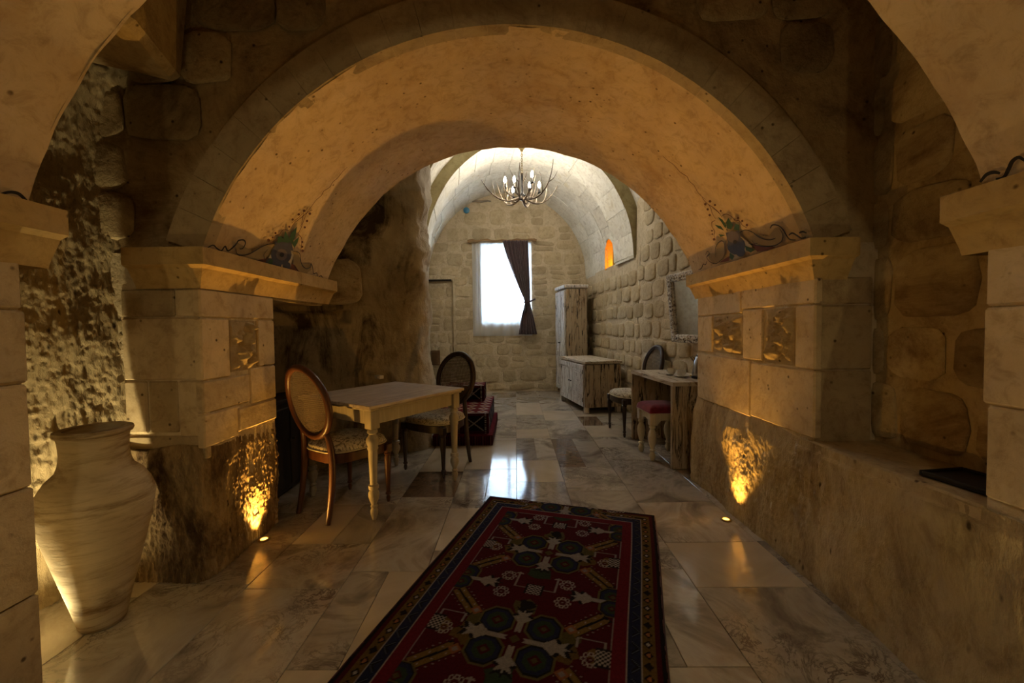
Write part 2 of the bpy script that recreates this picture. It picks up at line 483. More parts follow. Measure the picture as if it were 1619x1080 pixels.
# ------------------------------------------------------------------ pieces of masonry
PILLOW = []
for k in range(18):
    rnd = random.Random(100+k); n = 14
    vs = []
    outl = []
    for i in range(n):
        a = 2*PI*(i+0.5*(k % 2))/n + rnd.uniform(-.07, .07)
        ca, sa = math.cos(a), math.sin(a)
        e = 0.5
        outl.append((0.5*math.copysign(abs(ca)**e, ca)*rnd.uniform(.90, 1.0), 0.5*math.copysign(abs(sa)**e, sa)*rnd.uniform(.88, 1.0)))
    for sc, z in ((1.0, -0.25), (0.965, 0.55), (0.74, 0.95)):
        for (x, y) in outl: vs.append((x*sc, y*sc, z*rnd.uniform(.93, 1.05)))
    vs.append((rnd.uniform(-.06, .06), rnd.uniform(-.06, .06), 1.0))
    fs = []
    for r_ in range(2):
        for i in range(n):
            j = (i+1) % n
            fs.append((r_*n+i, r_*n+j, (r_+1)*n+j, (r_+1)*n+i))
    for i in range(n): fs.append((2*n+i, 2*n+(i+1) % n, 3*n))
    PILLOW.append(mesh('stone', vs, fs, True))
PCOPY = {}
def pillow(parent, mat, origin, ud, vd, nd, u, v, wd, ht, dp, rot=0.0):
    k = random.randrange(18)
    key = (k, mat)
    if key not in PCOPY:
        me = PILLOW[k].copy(); me.materials.clear(); me.materials.append(MATS[mat]); PCOPY[key] = me
    o = bpy.data.objects.new('stone', PCOPY[key])
    p = origin+ud*u+vd*v
    c, s_ = math.cos(rot), math.sin(rot)
    a = ud*c+vd*s_; b_ = vd*c-ud*s_
    M = Matrix(((a.x*wd, b_.x*ht, nd.x*dp, p.x), (a.y*wd, b_.y*ht, nd.y*dp, p.y), (a.z*wd, b_.z*ht, nd.z*dp, p.z), (0, 0, 0, 1)))
    o.matrix_world = M
    col.objects.link(o); o.parent = parent
    return o
def block(parent, mat, origin, ud, vd, nd, u0, u1, v0, v1, dp, gap=0.005, ch=0.008, name='stone', back=0.03):
    mb = MB(); mb.box((0, 0, 0), (u1-u0-gap, v1-v0-gap, dp+back), ch)
    p = origin+ud*((u0+u1)/2)+vd*((v0+v1)/2)+nd*((dp-back)/2)
    M = Matrix(((ud.x, vd.x, nd.x, p.x), (ud.y, vd.y, nd.y, p.y), (ud.z, vd.z, nd.z, p.z), (0, 0, 0, 1)))
    o = mb.build(name, mat, parent); o.matrix_world = M
    return o
X_, Y_, Z_ = Vector((1, 0, 0)), Vector((0, 1, 0)), Vector((0, 0, 1))

# ------------------------------------------------------------------ dimensions of the place
AXC, AZC, AR = -0.045, 1.145, 1.632        # arch circle
ZS = 1.70                                  # top of the imposts
PL, PR = -1.60, 1.495                      # pier faces
Y1, Y2, Y3 = 1.31, 2.05, 3.40              # near arch ends, main arch begins, ends
def xr(y): return 1.98-0.109*(y-3.4)       # right wall of the rear room
def xc(y): return 0.20-0.15*(y-5.8)        # axis of the rear vault
YE = 8.25

# ------------------------------------------------------------------ floor
fl = struct(MB().box((0, 3.0, -0.06), (5.4, 11.4, 0.09)).build('floor', 'grout'), 'floor of cream and brown marble tiles')
random.seed(21)
xs = [-2.25]
while xs[-1] < 2.0: xs.append(xs[-1]+random.choice((0.30, 0.40, 0.40, 0.48, 0.55)))
for ci in range(len(xs)-1):
    y = 0.55-random.random()*0.5
    while y < YE+0.1:
        L = random.choice((0.30, 0.42, 0.55, 0.62, 0.80, 0.95)) if y > 1 else 0.6
        y1 = min(y+L, YE+0.25)
        x0, x1 = xs[ci], xs[ci+1]
        if L > 0.5 and random.random() < 0.22:
            parts_ = [(x0, (x0+x1)/2), ((x0+x1)/2, x1)]
        else: parts_ = [(x0, x1)]
        for a, b_ in parts_:
            block(fl, 'marble', Vector((0, 0, -0.014)), X_, Y_, Z_, a, b_, y, y1, 0.012+random.uniform(0, .0008), 0.003, 0.0015, 'tile', 0.0)
        y = y1

# ------------------------------------------------------------------ arches: soffits, spandrels, rings
TH0 = math.asin((ZS-AZC)/AR)
def arc(th, r=AR): return AXC+r*math.cos(th), AZC+r*math.sin(th)
def soffit(name, ya, yb, mat, label):
    def fn(s, t):
        th = TH0-0.03+(PI-2*TH0+0.06)*s
        y = ya+(yb-ya)*t
        d = 0.010*fr(math.cos(th)*2, y*2, math.sin(th)*2)+0.004*fr(math.cos(th)*9, y*9, math.sin(th)*9)
        e = 0.005*noise.noise(Vector((th*14, ya*5+t, 3)))*(1 if t in (0.0, 1.0) else 0)
        x, z = arc(th, AR+d+e)
        return (x, y, z)
    return struct(sheet(name, fn, 120, 36, mat), label)
soff = soffit('ceiling_main_arch', Y2, Y3, 'plaster_arch', 'plastered underside of the wide stone arch')
soffn = soffit('ceiling_near_arch', -0.10, Y1, 'plaster_arch', 'plastered underside of the arch overhead')

def spandrel(name, y, xl, xrr, ztop, mat, sgn, label):
    n = 80; vs = []; fs = []; m_ = 14
    for i in range(n+1):
        th = TH0+(PI-2*TH0)*i/n
        x0, z0 = arc(th, AR+0.004)
        # meet the rectangle xl..xrr, ..ztop along the same ray
        cx_, sz = math.cos(th), math.sin(th)
        ts = []
        if cx_ > 1e-6: ts.append((xrr-AXC)/cx_)
        if cx_ < -1e-6: ts.append((xl-AXC)/cx_)
        ts.append((ztop-AZC)/sz)
        R1 = min(ts)
        for j in range(m_+1):
            r = AR+0.004+(max(R1, AR+0.02)-AR)*j/m_
            x, z = arc(th, r)
            d = 0.025*fr(x*2.2, z*2.2, y)*(min(1, j/2))
            vs.append((x, y+d*sgn, z))
    for i in range(n):
        for j in range(m_):
            a = i*(m_+1)+j
            q = (a, a+1, a+m_+2, a+m_+1)
            fs.append(q if sgn < 0 else q[::-1])
    # the wedges beside the arch, down to the imposts
    for sg, xe in ((1, xrr), (-1, xl)):
        th = TH0 if sg > 0 else PI-TH0
        x0, z0 = arc(th, AR+.004); R1 = (xe-AXC)/math.cos(th); xe2, ze = arc(th, R1)
        k = len(vs); vs += [(x0, y, z0), (xe2, y, ze), (xe2, y, ZS-.03), (x0, y, ZS-.03)]
        fs.append((k, k+1, k+2, k+3))
    o = link(name, mesh(name, vs, fs, True), mat)
    return struct(o, label)
sp = spandrel('wall_main_arch', Y2+0.02, -2.7, 2.4, 3.45, 'dark_wall', -1, 'dark rubble wall above the main arch')
spb = spandrel('wall_main_arch_back', Y3-0.01, -2.7, 2.4, 4.3, 'mortar', 1, 'rear face of the main arch wall')
spn = spandrel('wall_near_arch', Y1-0.01, -2.7, 2.4, 3.45, 'dark_wall', 1, 'far face of the overhead arch wall')
spk = spandrel('wall_near_arch_back', -0.10, -2.7, 2.4, 3.45, 'dark_wall', -1, 'rear face of the overhead arch wall')

def voussoirs(parent, n, r0, r1, ya, yb, th0, th1, mat, cxf=None, gap=0.004, zc=AZC, segs=3, rz=None, jit=0.0, name='stone', skip=None):
    for i in range(n):
        a0 = th0+(th1-th0)*i/n; a1 = th0+(th1-th0)*(i+1)/n
        if skip and skip(a0, a1): continue
        g = gap/max(r0, 0.1)
        dj = random.uniform(-jit, jit)
        vs = []; fs = []
        for k in range(segs+1):
            th = a0+g+(a1-a0-2*g)*k/segs
            for (r, y) in ((r0+dj, ya), (r1, ya), (r1, yb), (r0+dj, yb)):
                if rz is None: x, z = AXC+r*math.cos(th), zc+r*math.sin(th)
                else: x, z = cxf(y)+r*math.cos(th), zc+r*rz*math.sin(th)
                vs.append((x, y, z))
        for k in range(segs):
            for q in range(4):
                q2 = (q+1) % 4
                fs.append((k*4+q, k*4+q2, (k+1)*4+q2, (k+1)*4+q))
        fs.append((0, 3, 2, 1)); e = segs*4; fs.append((e, e+1, e+2, e+3))
        link(name, mesh(name, vs, fs), mat, parent)
# raised ring of stones round the front of the main arch
random.seed(3)
voussoirs(sp, 25, AR-0.002, AR+0.185, Y2-0.012, Y2+0.06, TH0-0.01, PI-TH0+0.01, 'ring_stone', gap=0.0008, jit=0.001)

# spandrel rubble
random.seed(11)
O = Vector((0, Y2+0.01, 0))
z = ZS+0.05
while z < 3.4:
    h = random.uniform(0.20, 0.32); x = -2.3
    while x < 2.1:
        wd = random.uniform(0.24, 0.46)
        ok = all(math.hypot(x+a*wd-AXC, z+b_*h-AZC) > AR+0.19 for a in (0.05, .95) for b_ in (0.05, 1))
        if ok and x+wd < 1.72: pillow(sp, 'dark_stone', O, X_, Z_, -Y_, x+wd/2, z+h/2, wd*1.03, h*1.03, random.uniform(.008, .03), random.uniform(-.04, .04))
        x += wd
    z += h

# ------------------------------------------------------------------ piers
def impost(name, side, ya, yb, ret_to, label, ret=True):
    """moulded stone running along the pier face and returning across its front"""
    s_ = 1 if side < 0 else -1
    xf = PL if side < 0 else PR
    pr = 0.075
    prof = [(0.0, 1.505), (0.006, 1.525), (0.045, 1.60), (pr, 1.615), (pr, ZS), (-0.02, ZS+0.002)]
    vs = []; fs = []
    yfront = ya
    rings = []
    ring_pts = []
    for (p, z_) in prof:
        pts = []
        if ret: pts.append((ret_to-(-0.0), yfront-p))
        pts.append((xf+s_*p, yfront-p if ret else yfront))
        n = 10
        for k in range(1, n+1): pts.append((xf+s_*p+0.004*fr(k*.7, z_, side), (yfront-p if ret else yfront)+(yb-(yfront-p if ret else yfront))*k/n))
        pts.append((xf-s_*0.3, yb))
        ring_pts.append(pts)
    m_ = len(ring_pts[0])
    for pts, (p, z_) in zip(ring_pts, prof):
        for (x, y) in pts: vs.append((x, y, z_))
    for i in range(len(prof)-1):
        for k in range(m_-1):
            a = i*m_+k
            q = (a, a+1, a+m_+1, a+m_)
            fs.append(q if side > 0 else q[::-1])
    o = link(name, mesh(name, vs, fs), 'impost')
    smooth_by_angle(o, 30)
    return struct(o, label)
impost('trim_1', -1, Y2, Y3+0.06, -1.93, 'ochre moulded impost of the main arch beside the rock recess')
impost('trim_2', 1, Y2, Y3, 1.66, 'ochre moulded impost of the main arch beside the sill niche')
impost('trim_3', -1, -0.1, Y1+0.07, -2.2, 'ochre moulded impost beside the clay jar', ret=False)
impost('trim_4', 1, -0.1, Y1+0.07, 2.2, 'ochre moulded impost at the near end of the sill', ret=False)

def core(name, x0, x1, y0, y1, z0, z1, mat, label):
    return struct(MB().box(((x0+x1)/2, (y0+y1)/2, (z0+z1)/2), (x1-x0, y1-y0, z1-z0)).build(name, mat), label)
pl_ = core('wall_left_pier', -2.7, PL-0.012, Y2+0.012, 2.66, 0, 1.69, 'mortar', 'left pier of the main arch')
core('wall_left_haunch', -2.7, PL-0.02, 2.64, Y3-0.02, 1.49, 3.4, 'dark_wall', 'masonry above the recess')
pr_ = core('wall_right_pier', PR+0.012, 2.6, Y2+0.012, Y3-0.03, 0, 1.69, 'mortar', 'right pier of the main arch')
nl_ = core('wall_left_near_pier', -2.7, PL-0.012, -0.10, Y1-0.012, 0, 1.69, 'mortar', 'near pier beside the clay jar')
nr_ = core('wall_right_near_pier', PR+0.012, 2.6, -0.10, Y1-0.012, 0, 1.69, 'mortar', 'near pier at the end of the sill')

random.seed(5)
# ashlar on the left pier: inner face (towards +X), u runs along Y
OL = Vector((PL-0.012, Y2, 0))
def LB(u0, u1, v0, v1, d=0.012, mat='ashlar', **k): return block(pl_, mat, OL, Y_, Z_, X_, u0, u1, v0, v1, d, **k)
LB(-.012, .62, 1.355, 1.505)
LB(-.012, .20, 1.03, 1.355); LB(.44, .62, 1.06, 1.355)
LB(.20, .44, 1.045, 1.355, 0.002, 'ring_stone')
LB(-.012, .36, .86, 1.03); LB(.36, .62, .84, 1.06)
LB(-.012, .25, .68, .86); LB(.25, .62, .70, .84)
# its front face (towards -Y), u runs along X
OF = Vector((PL, Y2+0.012, 0))
def LF(u0, u1, v0, v1, d=0.012, mat='ashlar'): return block(pl_, mat, OF, X_, Z_, -Y_, u0, u1, v0, v1, d)
LF(-.14, 0, 1.36, 1.505); LF(-.42, -.14, 1.36, 1.505, mat='ring_stone')
LF(-.42, 0, 1.035, 1.36)
LF(-.14, 0, .74, 1.035); LF(-.30, -.14, .76, 1.035, .006, 'ring_stone'); LF(-.42, -.30, .76, 1.035)
LF(-.42, 0, .62, .75, .010, 'ring_stone')
# rough panel relief in the recess of the left pier
def relief(parent, x, y0, y1, z0, z1, sgn, seed, mat='ring_stone'):
    def fn(s, t):
        d = 0.060*max(0, fr(s*3.2+seed, t*3.2, seed, .7, 7)+.25)*min(1, 8*min(s, t, 1-s, 1-t))
        return (x+sgn*d, y0+(y1-y0)*s, z0+(z1-z0)*t)
    o = sheet('stone', fn, 26, 30, mat, parent, flip=sgn < 0)
    return o
relief(pl_, PL-0.012, Y2+.215, Y2+.425, 1.06, 1.34, 1, 3.1)
# right pier inner face (towards -X)
OR = Vector((PR+0.012, Y2, 0))
def RB(u0, u1, v0, v1, d=0.012, mat='ashlar', **k): return block(pr_, mat, OR, Y_, Z_, -X_, u0, u1, v0, v1, d, **k)
RB(-.012, .66, 1.385, 1.52); RB(.66, 1.30, 1.36, 1.52)
RB(-.012, .14, 1.05, 1.385); RB(.14, .42, 1.05, 1.385, .002, 'ring_stone'); RB(.42, .64, 1.06, 1.385)
RB(.64, 1.05, 1.075, 1.36, .002, 'ring_stone'); RB(1.05, 1.30, 1.075, 1.36)
RB(-.012, .55, .70, 1.05); RB(.55, 1.30, .69, 1.06)
relief(pr_, PR+0.012, Y2+.16, Y2+.40, 1.07, 1.37, -1, 7.7)
relief(pr_, PR+0.012, Y2+.66, Y2+1.03, 1.09, 1.345, -1, 12.2)
ORF = Vector((PR, Y2+0.012, 0))
for (a, b_) in ((.68, 1.05), (1.05, 1.38), (1.38, 1.52)):
    block(pr_, 'ring_stone', ORF, X_, Z_, -Y_, 0, .30, a, b_, .012)
# near piers
for (P_, OO, nd) in ((nl_, Vector((PL-0.012, 0, 0)), X_), (nr_, Vector((PR+0.012, 0, 0)), -X_)):
    zz = [0, .42, .78, 1.12, 1.36, 1.52]
    if nd.x < 0: zz = [.72, 1.02, 1.33, 1.52]
    for i in range(len(zz)-1):
        cut = random.uniform(.2, .7)
        block(P_, 'ashlar', OO, Y_, Z_, nd, -.1, cut, zz[i], zz[i+1], .012)
        block(P_, 'ashlar', OO, Y_, Z_, nd, cut, Y1+random.uniform(-.01, .004), zz[i], zz[i+1], .012+random.uniform(0, .004))

# rough chiselled foot of the left pier (inner face and front face, one curved skin)
def chisel_d(a, z, seed, amp=0.03):
    g = noise.noise(Vector((a*58, z*7, seed)))
    g2 = noise.noise(Vector((a*105, z*42, seed+5)))
    return amp*(0.40*fr(a*5, z*4, seed)+0.36*g+0.30*g2)
at, LL = path_fn([(PL-.42, Y2-.02), (PL-.2, Y2-.015), (PL-.05, Y2-.01), (PL-.012, Y2+.05), (PL-.02, Y2+.3), (PL-.02, Y2+.62)])
def fn(s, t):
    p, n = at(s)
    top = 0.70+0.06*noise.noise(Vector((s*5, 1, 1)))
    z_ = t*top
    d = 0.012+chisel_d(s*LL, z_, 4.0, .034)
    d = max(d, .002)*min(1, (1-t)*7)
    d += 0.0 if t < 1 else -0.01
    return (p.x+n.x*d, p.y+n.y*d, z_-.005)
struct(sheet('wall_left_pier_foot', fn, 190, 120, 'chisel_dark', flip=True), 'rough chiselled foot of the left pier')

# right low wall: rough face under the pier and under the sill
def fn(s, t):
    y = Y3-.02-(Y3-.02+.1)*s
    top = 0.69 if y < 2.16 else 0.70+0.05*noise.noise(Vector((y*3, 2, 9)))
    z_ = t*top
    rough_m = 0.35+0.65*max(0, min(1, 1.6*fr(y*1.7, z_*1.7, 33)+.6))
    d = 0.03+0.022*fr(y*1.8, z_*1.8, 17)+chisel_d(y, z_, 9.0, .026)*rough_m
    if y > 2.16: d *= min(1, (1-t)*7)
    elif t > .93: d *= .6
    d += .05*max(0, .4-z_)
    return (PR+.012-d, y, z_-.005)
struct(sheet('wall_right_foot', fn, 300, 100, 'chisel', flip=True), 'rough low wall under the sill')
struct(MB().box((1.66, 1.69, .66), (.34, .80, .06), .012).build('trim_5', 'ring_stone'), 'stone sill of the niche')
# niche over the sill
nw = struct(MB().box((1.96, 1.69, 1.9), (.28, .86, 3.3)).build('wall_right_niche', 'dark_wall'), 'dark stone wall behind the sill')
random.seed(9)
z = .70
while z < 3.3:
    h = random.uniform(.26, .36); y = 1.30
    while y < 2.06:
        wd = random.uniform(.26, .42)
        if y+wd > 2.10: wd = max(.14, 2.10-y)
        pillow(nw, 'dark_stone', Vector((1.815, 0, 0)), Y_, Z_, -X_, y+wd/2, z+h/2, wd*.95, h*.93, random.uniform(.008, .022), random.uniform(-.05, .05))
        y += wd
    z += h

# left bay: hand cut rock wall behind the jar, leaning over at the top
at2, LL2 = path_fn([(PL-.3, Y1-.02), (-2.12, Y1+.02), (-2.27, 1.55), (-2.24, 1.80), (-2.10, 2.0), (-1.99, Y2+.03), (-1.90, Y2+.10)])
def fn(s, t):
    p, n = at2(s)
    z_ = t*3.45
    d = chisel_d(s*LL2, z_, 21.0, .036)+.06*fr(s*2, z_*1.1, 8)
    lean = 0.55*max(0, (z_-2.2)/1.25)**2
    return (p.x+n.x*d+lean*1.0, p.y+n.y*d+lean*.05, z_-.005)
struct(sheet('wall_left', fn, 170, 330, 'chisel', flip=True), 'hand cut rock wall behind the clay jar')
# rock ledge under the ceiling of the left bay
lg = MB().box((0, 0, 0), (.46, .44, .9), .03, M=Matrix.Translation((-1.74, 1.76, 2.97)) @ Matrix.Rotation(.32, 4, 'Z') @ Matrix.Rotation(.10, 4, 'Y')).build('wall_left_ledge', 'dark_wall')
struct(lg, 'rock ledge above the left bay')
struct(MB().box((-.1, .9, 3.47), (5.4, 6.9, .10)).build('ceiling', 'dark_wall'), 'dark rock ceiling')

# ------------------------------------------------------------------ rear room
# left: sooty rock swelling out past the recess
atr, LR = path_fn([(-2.05, 2.55), (-2.20, 2.9), (-2.20, 3.3), (-1.92, 3.75), (-1.45, 4.12), (-1.12, 4.22), (-.985, 4.32), (-.985, 4.62), (-1.10, 5.0), (-1.27, 5.45), (-1.30, 5.80)])
def fn(s, t):
    p, n = atr(s)
    z_ = t*4.25
    d = .07*fr(s*6, z_*1.5, 2)+chisel_d(s*LR, z_, 2.0, .022)
    if s < .40 and z_ < 1.45: d += .06
    # small socket in the rock
    if .385 < s < .425 and 1.35 < z_ < 1.49: d -= .10
    # upper rock steps back in places
    if z_ > 1.9: d += .05*fr(s*9, z_*3, 40)
    return (p.x+n.x*d, p.y+n.y*d, z_-.005)
struct(sheet('wall_left_rock', fn, 260, 230, 'sooty_rock', flip=True), 'smoke stained rock wall behind the table')

# a pale boulder in the rock above the recess
rk = bpy.data.objects['wall_left_rock']
pillow(rk, 'dark_stone', Vector((-1.69, 3.86, 0)), Vector((.83, .55, 0)).normalized(), Z_, Vector((.55, -.83, 0)).normalized(), 0, 1.74, .44, .46, .13, .08)

# right wall of rounded stones
rd = Vector((-0.109, 1, 0)).normalized(); rn = Vector((-rd.y, rd.x, 0))
ORW = Vector((xr(3.3), 3.3, 0))
RLEN = (YE-3.3)/rd.y
def fn(s, t):
    p = ORW+rd*(s*RLEN)+rn*(.012*fr(s*14, t*14, 1))
    return (p.x, p.y, t*(4.1 if p.y < 5.72 else 2.31)-.005)
rw = struct(sheet('wall_right', fn, 90, 70, 'mortar'), 'right wall of rounded honey coloured stones')
random.seed(14)
z = .02
while z < 3.75:
    h = random.uniform(.20, .28); u = -random.random()*.3
    while u < RLEN-.05:
        wd = random.choice((.19, .24, .28, .32, .38))
        yy = 3.3+u*rd.y
        if (z+h < 2.33 or yy < 5.45) and not (z > 2.9 and yy < 3.7):
            if wd > .23 and random.random() < .07:
                for q in (.25, .75): pillow(rw, 'rubble', ORW, rd, Z_, rn, u+wd/2, z+h*q, wd*random.uniform(.82, .94), h*.46, random.uniform(.016, .03), random.uniform(-.06, .06))
            else: pillow(rw, 'rubble', ORW, rd, Z_, rn, u+wd/2, z+h/2+random.uniform(-.02, .02), wd*random.uniform(.84, .97), h*random.uniform(.82, .97), random.uniform(.018, .036), random.uniform(-.05, .05))
        u += wd
    z += h
# left wall beyond the rock
lw0 = Vector((xc(5.7)-1.50, 5.7, 0)); lw1 = Vector((xc(YE)-1.60, YE, 0)); ld = (lw1-lw0); LLEN = ld.length; ld.normalize()
ln = Vector((ld.y, -ld.x, 0))
lwo = struct(sheet('wall_left_rear', lambda s, t: tuple(lw0+ld*(s*LLEN)+ln*(.01*fr(s*9, t*9, 3))+Z_*(t*2.32)), 40, 40, 'mortar', flip=True), 'plastered left wall of the rear vault')

# end wall with the window opening and a shallow blind doorway
WX0, WX1, WZ0, WZ1 = -.68, .31, 1.40, 2.98
DX, DZ = -1.27, 2.27
ew_v = []; ew_f = []
def panel(x0, x1, z0, z1, y):
    nx, nz = max(2, int((x1-x0)*14)), max(2, int((z1-z0)*14)); k = len(ew_v)
    for i in range(nx+1):
        for j in range(nz+1):
            x, z_ = x0+(x1-x0)*i/nx, z0+(z1-z0)*j/nz
            e = 0 if i in (0, nx) or j in (0, nz) else .012*fr(x*5, z_*5, 77)
            ew_v.append((x, y+e, z_))
    for i in range(nx):
        for j in range(nz):
            a = k+i*(nz+1)+j; ew_f.append((a, a+nz+1, a+nz+2, a+1))
def quad(a, b_, c, d):
    k = len(ew_v); ew_v.extend((a, b_, c, d)); ew_f.append((k, k+1, k+2, k+3))
panel(-2.2, DX, 0, DZ, YE+.08); panel(-2.2, DX, DZ, 4.2, YE); panel(DX, WX0, 0, 4.2, YE)
panel(WX0, WX1, 0, WZ0, YE); panel(WX0, WX1, WZ1, 4.2, YE); panel(WX1, 2.0, 0, 4.2, YE)
quad((DX, YE+.08, 0), (DX, YE, 0), (DX, YE, DZ), (DX, YE+.08, DZ)); quad((-2.2, YE+.08, DZ), (DX, YE+.08, DZ), (DX, YE, DZ), (-2.2, YE, DZ))
yb = YE+.42
quad((WX0, YE, WZ0), (WX0, yb, WZ0), (WX0, yb, WZ1), (WX0, YE, WZ1)); quad((WX1, yb, WZ0), (WX1, YE, WZ0), (WX1, YE, WZ1), (WX1, yb, WZ1))
quad((WX0, YE, WZ0), (WX1, YE, WZ0), (WX1, yb, WZ0), (WX0, yb, WZ0)); quad((WX0, yb, WZ1), (WX1, yb, WZ1), (WX1, YE, WZ1), (WX0, YE, WZ1))
quad((-2.6, yb, -.1), (WX0, yb, -.1), (WX0, yb, 4.3), (-2.6, yb, 4.3)); quad((WX1, yb, -.1), (2.6, yb, -.1), (2.6, yb, 4.3), (WX1, yb, 4.3))
quad((WX0, yb, -.1), (WX1, yb, -.1), (WX1, yb, WZ0), (WX0, yb, WZ0)); quad((WX0, yb, WZ1), (WX1, yb, WZ1), (WX1, yb, 4.3), (WX0, yb, 4.3))
ew = struct(link('wall_end', mesh('wall_end', ew_v, ew_f), 'mortar'), 'end wall of irregular honey coloured stones')
random.seed(31)
z = .02; row = 0
while z < 3.95:
    h = random.uniform(.16, .30) if z < 2.9 else random.uniform(.30, .40)
    x = -1.82-random.random()*.1
    while x < 1.50:
        wd = random.uniform(.20, .50) if z < 2.9 else random.uniform(.30, .55)
        if z < .45: wd *= 1.3
        cxm, czm = x+wd/2, z+h/2
        # keep clear of window, doorway edge, vault line
        inwin = (x+wd > WX0+.0 and x < WX1-.0 and z+h > WZ0+.0 and z < WZ1)
        onedge = (x < DX < x+wd) and z < DZ
        ell = ((cxm-xc(YE))/1.66)**2+(max(0, z+h-2.3)/1.76)**2
        yy = YE+.08 if (x+wd <= DX+.02 and z+h < DZ+.02) else YE
        if onedge:
            wd = DX-x; cxm = x+wd/2-.01; yy = YE+.08
        if inwin:
            if x < WX0-.1: wd = WX0-x-.01; cxm = x+wd/2; inwin = False
        if not inwin and ell < 1.0 and wd > .08 and not (z < DZ < z+h and x < DX):
            dpp = random.uniform(.008, .024)
            if wd > .22 and h > .17 and random.random() < .28:
                for q in (.25, .75): pillow(ew, 'rubble', Vector((0, yy, 0)), X_, Z_, -Y_, cxm+random.uniform(-.03, .03), czm+h*(q-.5), wd*random.uniform(.6, .9), h*.44, dpp, random.uniform(-.12, .12))
            else: pillow(ew, 'rubble', Vector((0, yy, 0)), X_, Z_, -Y_, cxm, czm+random.uniform(-.015, .015), wd*random.uniform(.82, .97), h*random.uniform(.80, .96), dpp, random.uniform(-.09, .09))
        if inwin and x < WX1 < x+wd: wd = max(WX1-x, .02)
        x += max(wd, .012)
    z += h; row += 1
MB().box((-1.55, YE+.035, DZ+.012), (.50, .09, .03), .006).build('lintel', 'black_wood', ew)

# vaults
SPZ = 2.30
def ell(a, b_, th, y): return (xc(y)+a*math.cos(th), SPZ+b_*math.sin(th))
NY0, NY1 = 6.74, 7.08
NT0, NT1 = math.asin(.0), math.asin((2.77-SPZ)/1.70)
def vault(name, a, b_, ya, yb_, mat, label, n=64, m_=26, hole=None):
    def fn(s, t):
        th = -0.02+(PI+.04)*s; y = ya+(yb_-ya)*t
        d = .012*fr(math.cos(th)*4, y*3, math.sin(th)*4)
        x, z_ = ell(a+d, b_+d, th, y)
        return (x, y, z_)
    return struct(sheet(name, fn, n, m_, mat, hole=hole), label)
# grid lines aligned with the niche
def hole(s0, s1, t0, t1):
    th = -0.02+(PI+.04)*(s0+s1)/2; y = 6.5+(YE+.05-6.5)*(t0+t1)/2
    return -1 < th < NT1 and NY0 < y < NY1
v1 = vault('ceiling_vault', 1.60, 1.71, 6.5, YE+.05, 'vault', 'whitewashed barrel vault of the rear room', 130, 60, hole)
v2 = vault('ceiling_rib', 1.49, 1.69, 5.8, 6.5, 'vault', 'broad whitewashed rib of the rear vault')
v3 = vault('ceiling_front_vault', 1.64, 1.86, 5.25, 5.8, 'vault', 'whitewashed arch before the rear vault')
def annulus(name, a0, b0, a1, b1, y, mat, sgn, label):
    vs = []; fs = []
    for i in range(65):
        th = -0.02+(PI+.04)*i/64
        for (a, b_) in ((a0, b0), (a1, b1)):
            x, z_ = ell(a, b_, th, y); vs.append((x, y, z_))
    for i in range(64):
        q = (i*2, i*2+1, i*2+3, i*2+2); fs.append(q if sgn < 0 else q[::-1])
    return struct(link(name, mesh(name, vs, fs), mat), label)
stone('rib_face_shaded', (0.40, 0.34, 0.18), (0.50, 0.44, 0.25), (0.30, 0.24, 0.10), 3, 0.3, pits=False)  # rib front lies in shade; that darker olive is put into the colour
annulus('wall_rib_face', 1.485, 1.685, 2.1, 2.3, 5.8, 'rib_face_shaded', -1, 'face of the vault rib with olive shade in its colour')
annulus('wall_rib_back', 1.485, 1.685, 2.1, 2.3, 6.5, 'vault', 1, 'rear face of the vault rib')
annulus('wall_front_face', 1.64, 1.86, 2.6, 2.6, 5.25, 'rib_face_shaded', -1, 'stone face above the front arch')
random.seed(8)
# dressed stones of the vault
def vstones(parent, a, b_, ya, yb_, n, cols, skip=None):
    ys = [ya+(yb_-ya)*k/cols for k in range(cols+1)]
    for k in range(cols):
        y0, y1 = ys[k], ys[k+1]
        off = random.uniform(-.03, .03)
        for i in range(n):
            t0 = PI*i/n+off*(0 < i); t1 = PI*(i+1)/n+off*(i < n-1)
            if skip and skip(t0, t1, y0, y1): continue
            vs = []; fs = []
            dj = random.uniform(.004, .012)
            for q in range(5):
                th = t0+.0025+(t1-t0-.005)*q/4
                for (rr, y) in ((-dj, y0+.003), (.02, y0+.003), (.02, y1-.003), (-dj, y1-.003)):
                    x, z_ = ell(a+rr, b_+rr, th, y); vs.append((x, y, z_))
            for q in range(4):
                for e in range(4):
                    e2 = (e+1) % 4
                    fs.append((q*4+e, q*4+e2, (q+1)*4+e2, (q+1)*4+e))
            fs.append((0, 3, 2, 1)); fs.append((16, 17, 18, 19))
            link('stone', mesh('stone', vs, fs), 'vault', parent)
vstones(v2, 1.49, 1.69, 5.8, 6.5, 15, 1)
vstones(v1, 1.60, 1.71, 6.5, YE, 15, 3, lambda t0, t1, y0, y1: t0 < NT1+.05 and y0 < NY1 and y1 > NY0)
# lit niche in the vault
nb = MB()
def nx_(y): return xc(y)+1.60
d_ = .20
pts = [(NY0, SPZ-.03), (NY0, 2.62), (NY0+.06, 2.72), ((NY0+NY1)/2, 2.79), (NY1-.06, 2.72), (NY1, 2.62), (NY1, SPZ-.03)]
fv = [(nx_(y)-.05, y, z_) for y, z_ in pts]; bv = [(nx_(y)+d_, y, z_) for y, z_ in pts]
k = len(pts)
nb.add(fv+bv, [(i, (i+1) % k, k+(i+1) % k, k+i) for i in range(k)]+[tuple(range(k, 2*k))])
nio = struct(nb.build('wall_niche', 'niche_plaster'), 'small lit niche glowing orange in the vault')
light('niche_light', 'POINT', (nx_(6.9)+.08, 6.9, 2.36), E_NICHE, AMBER, .02)
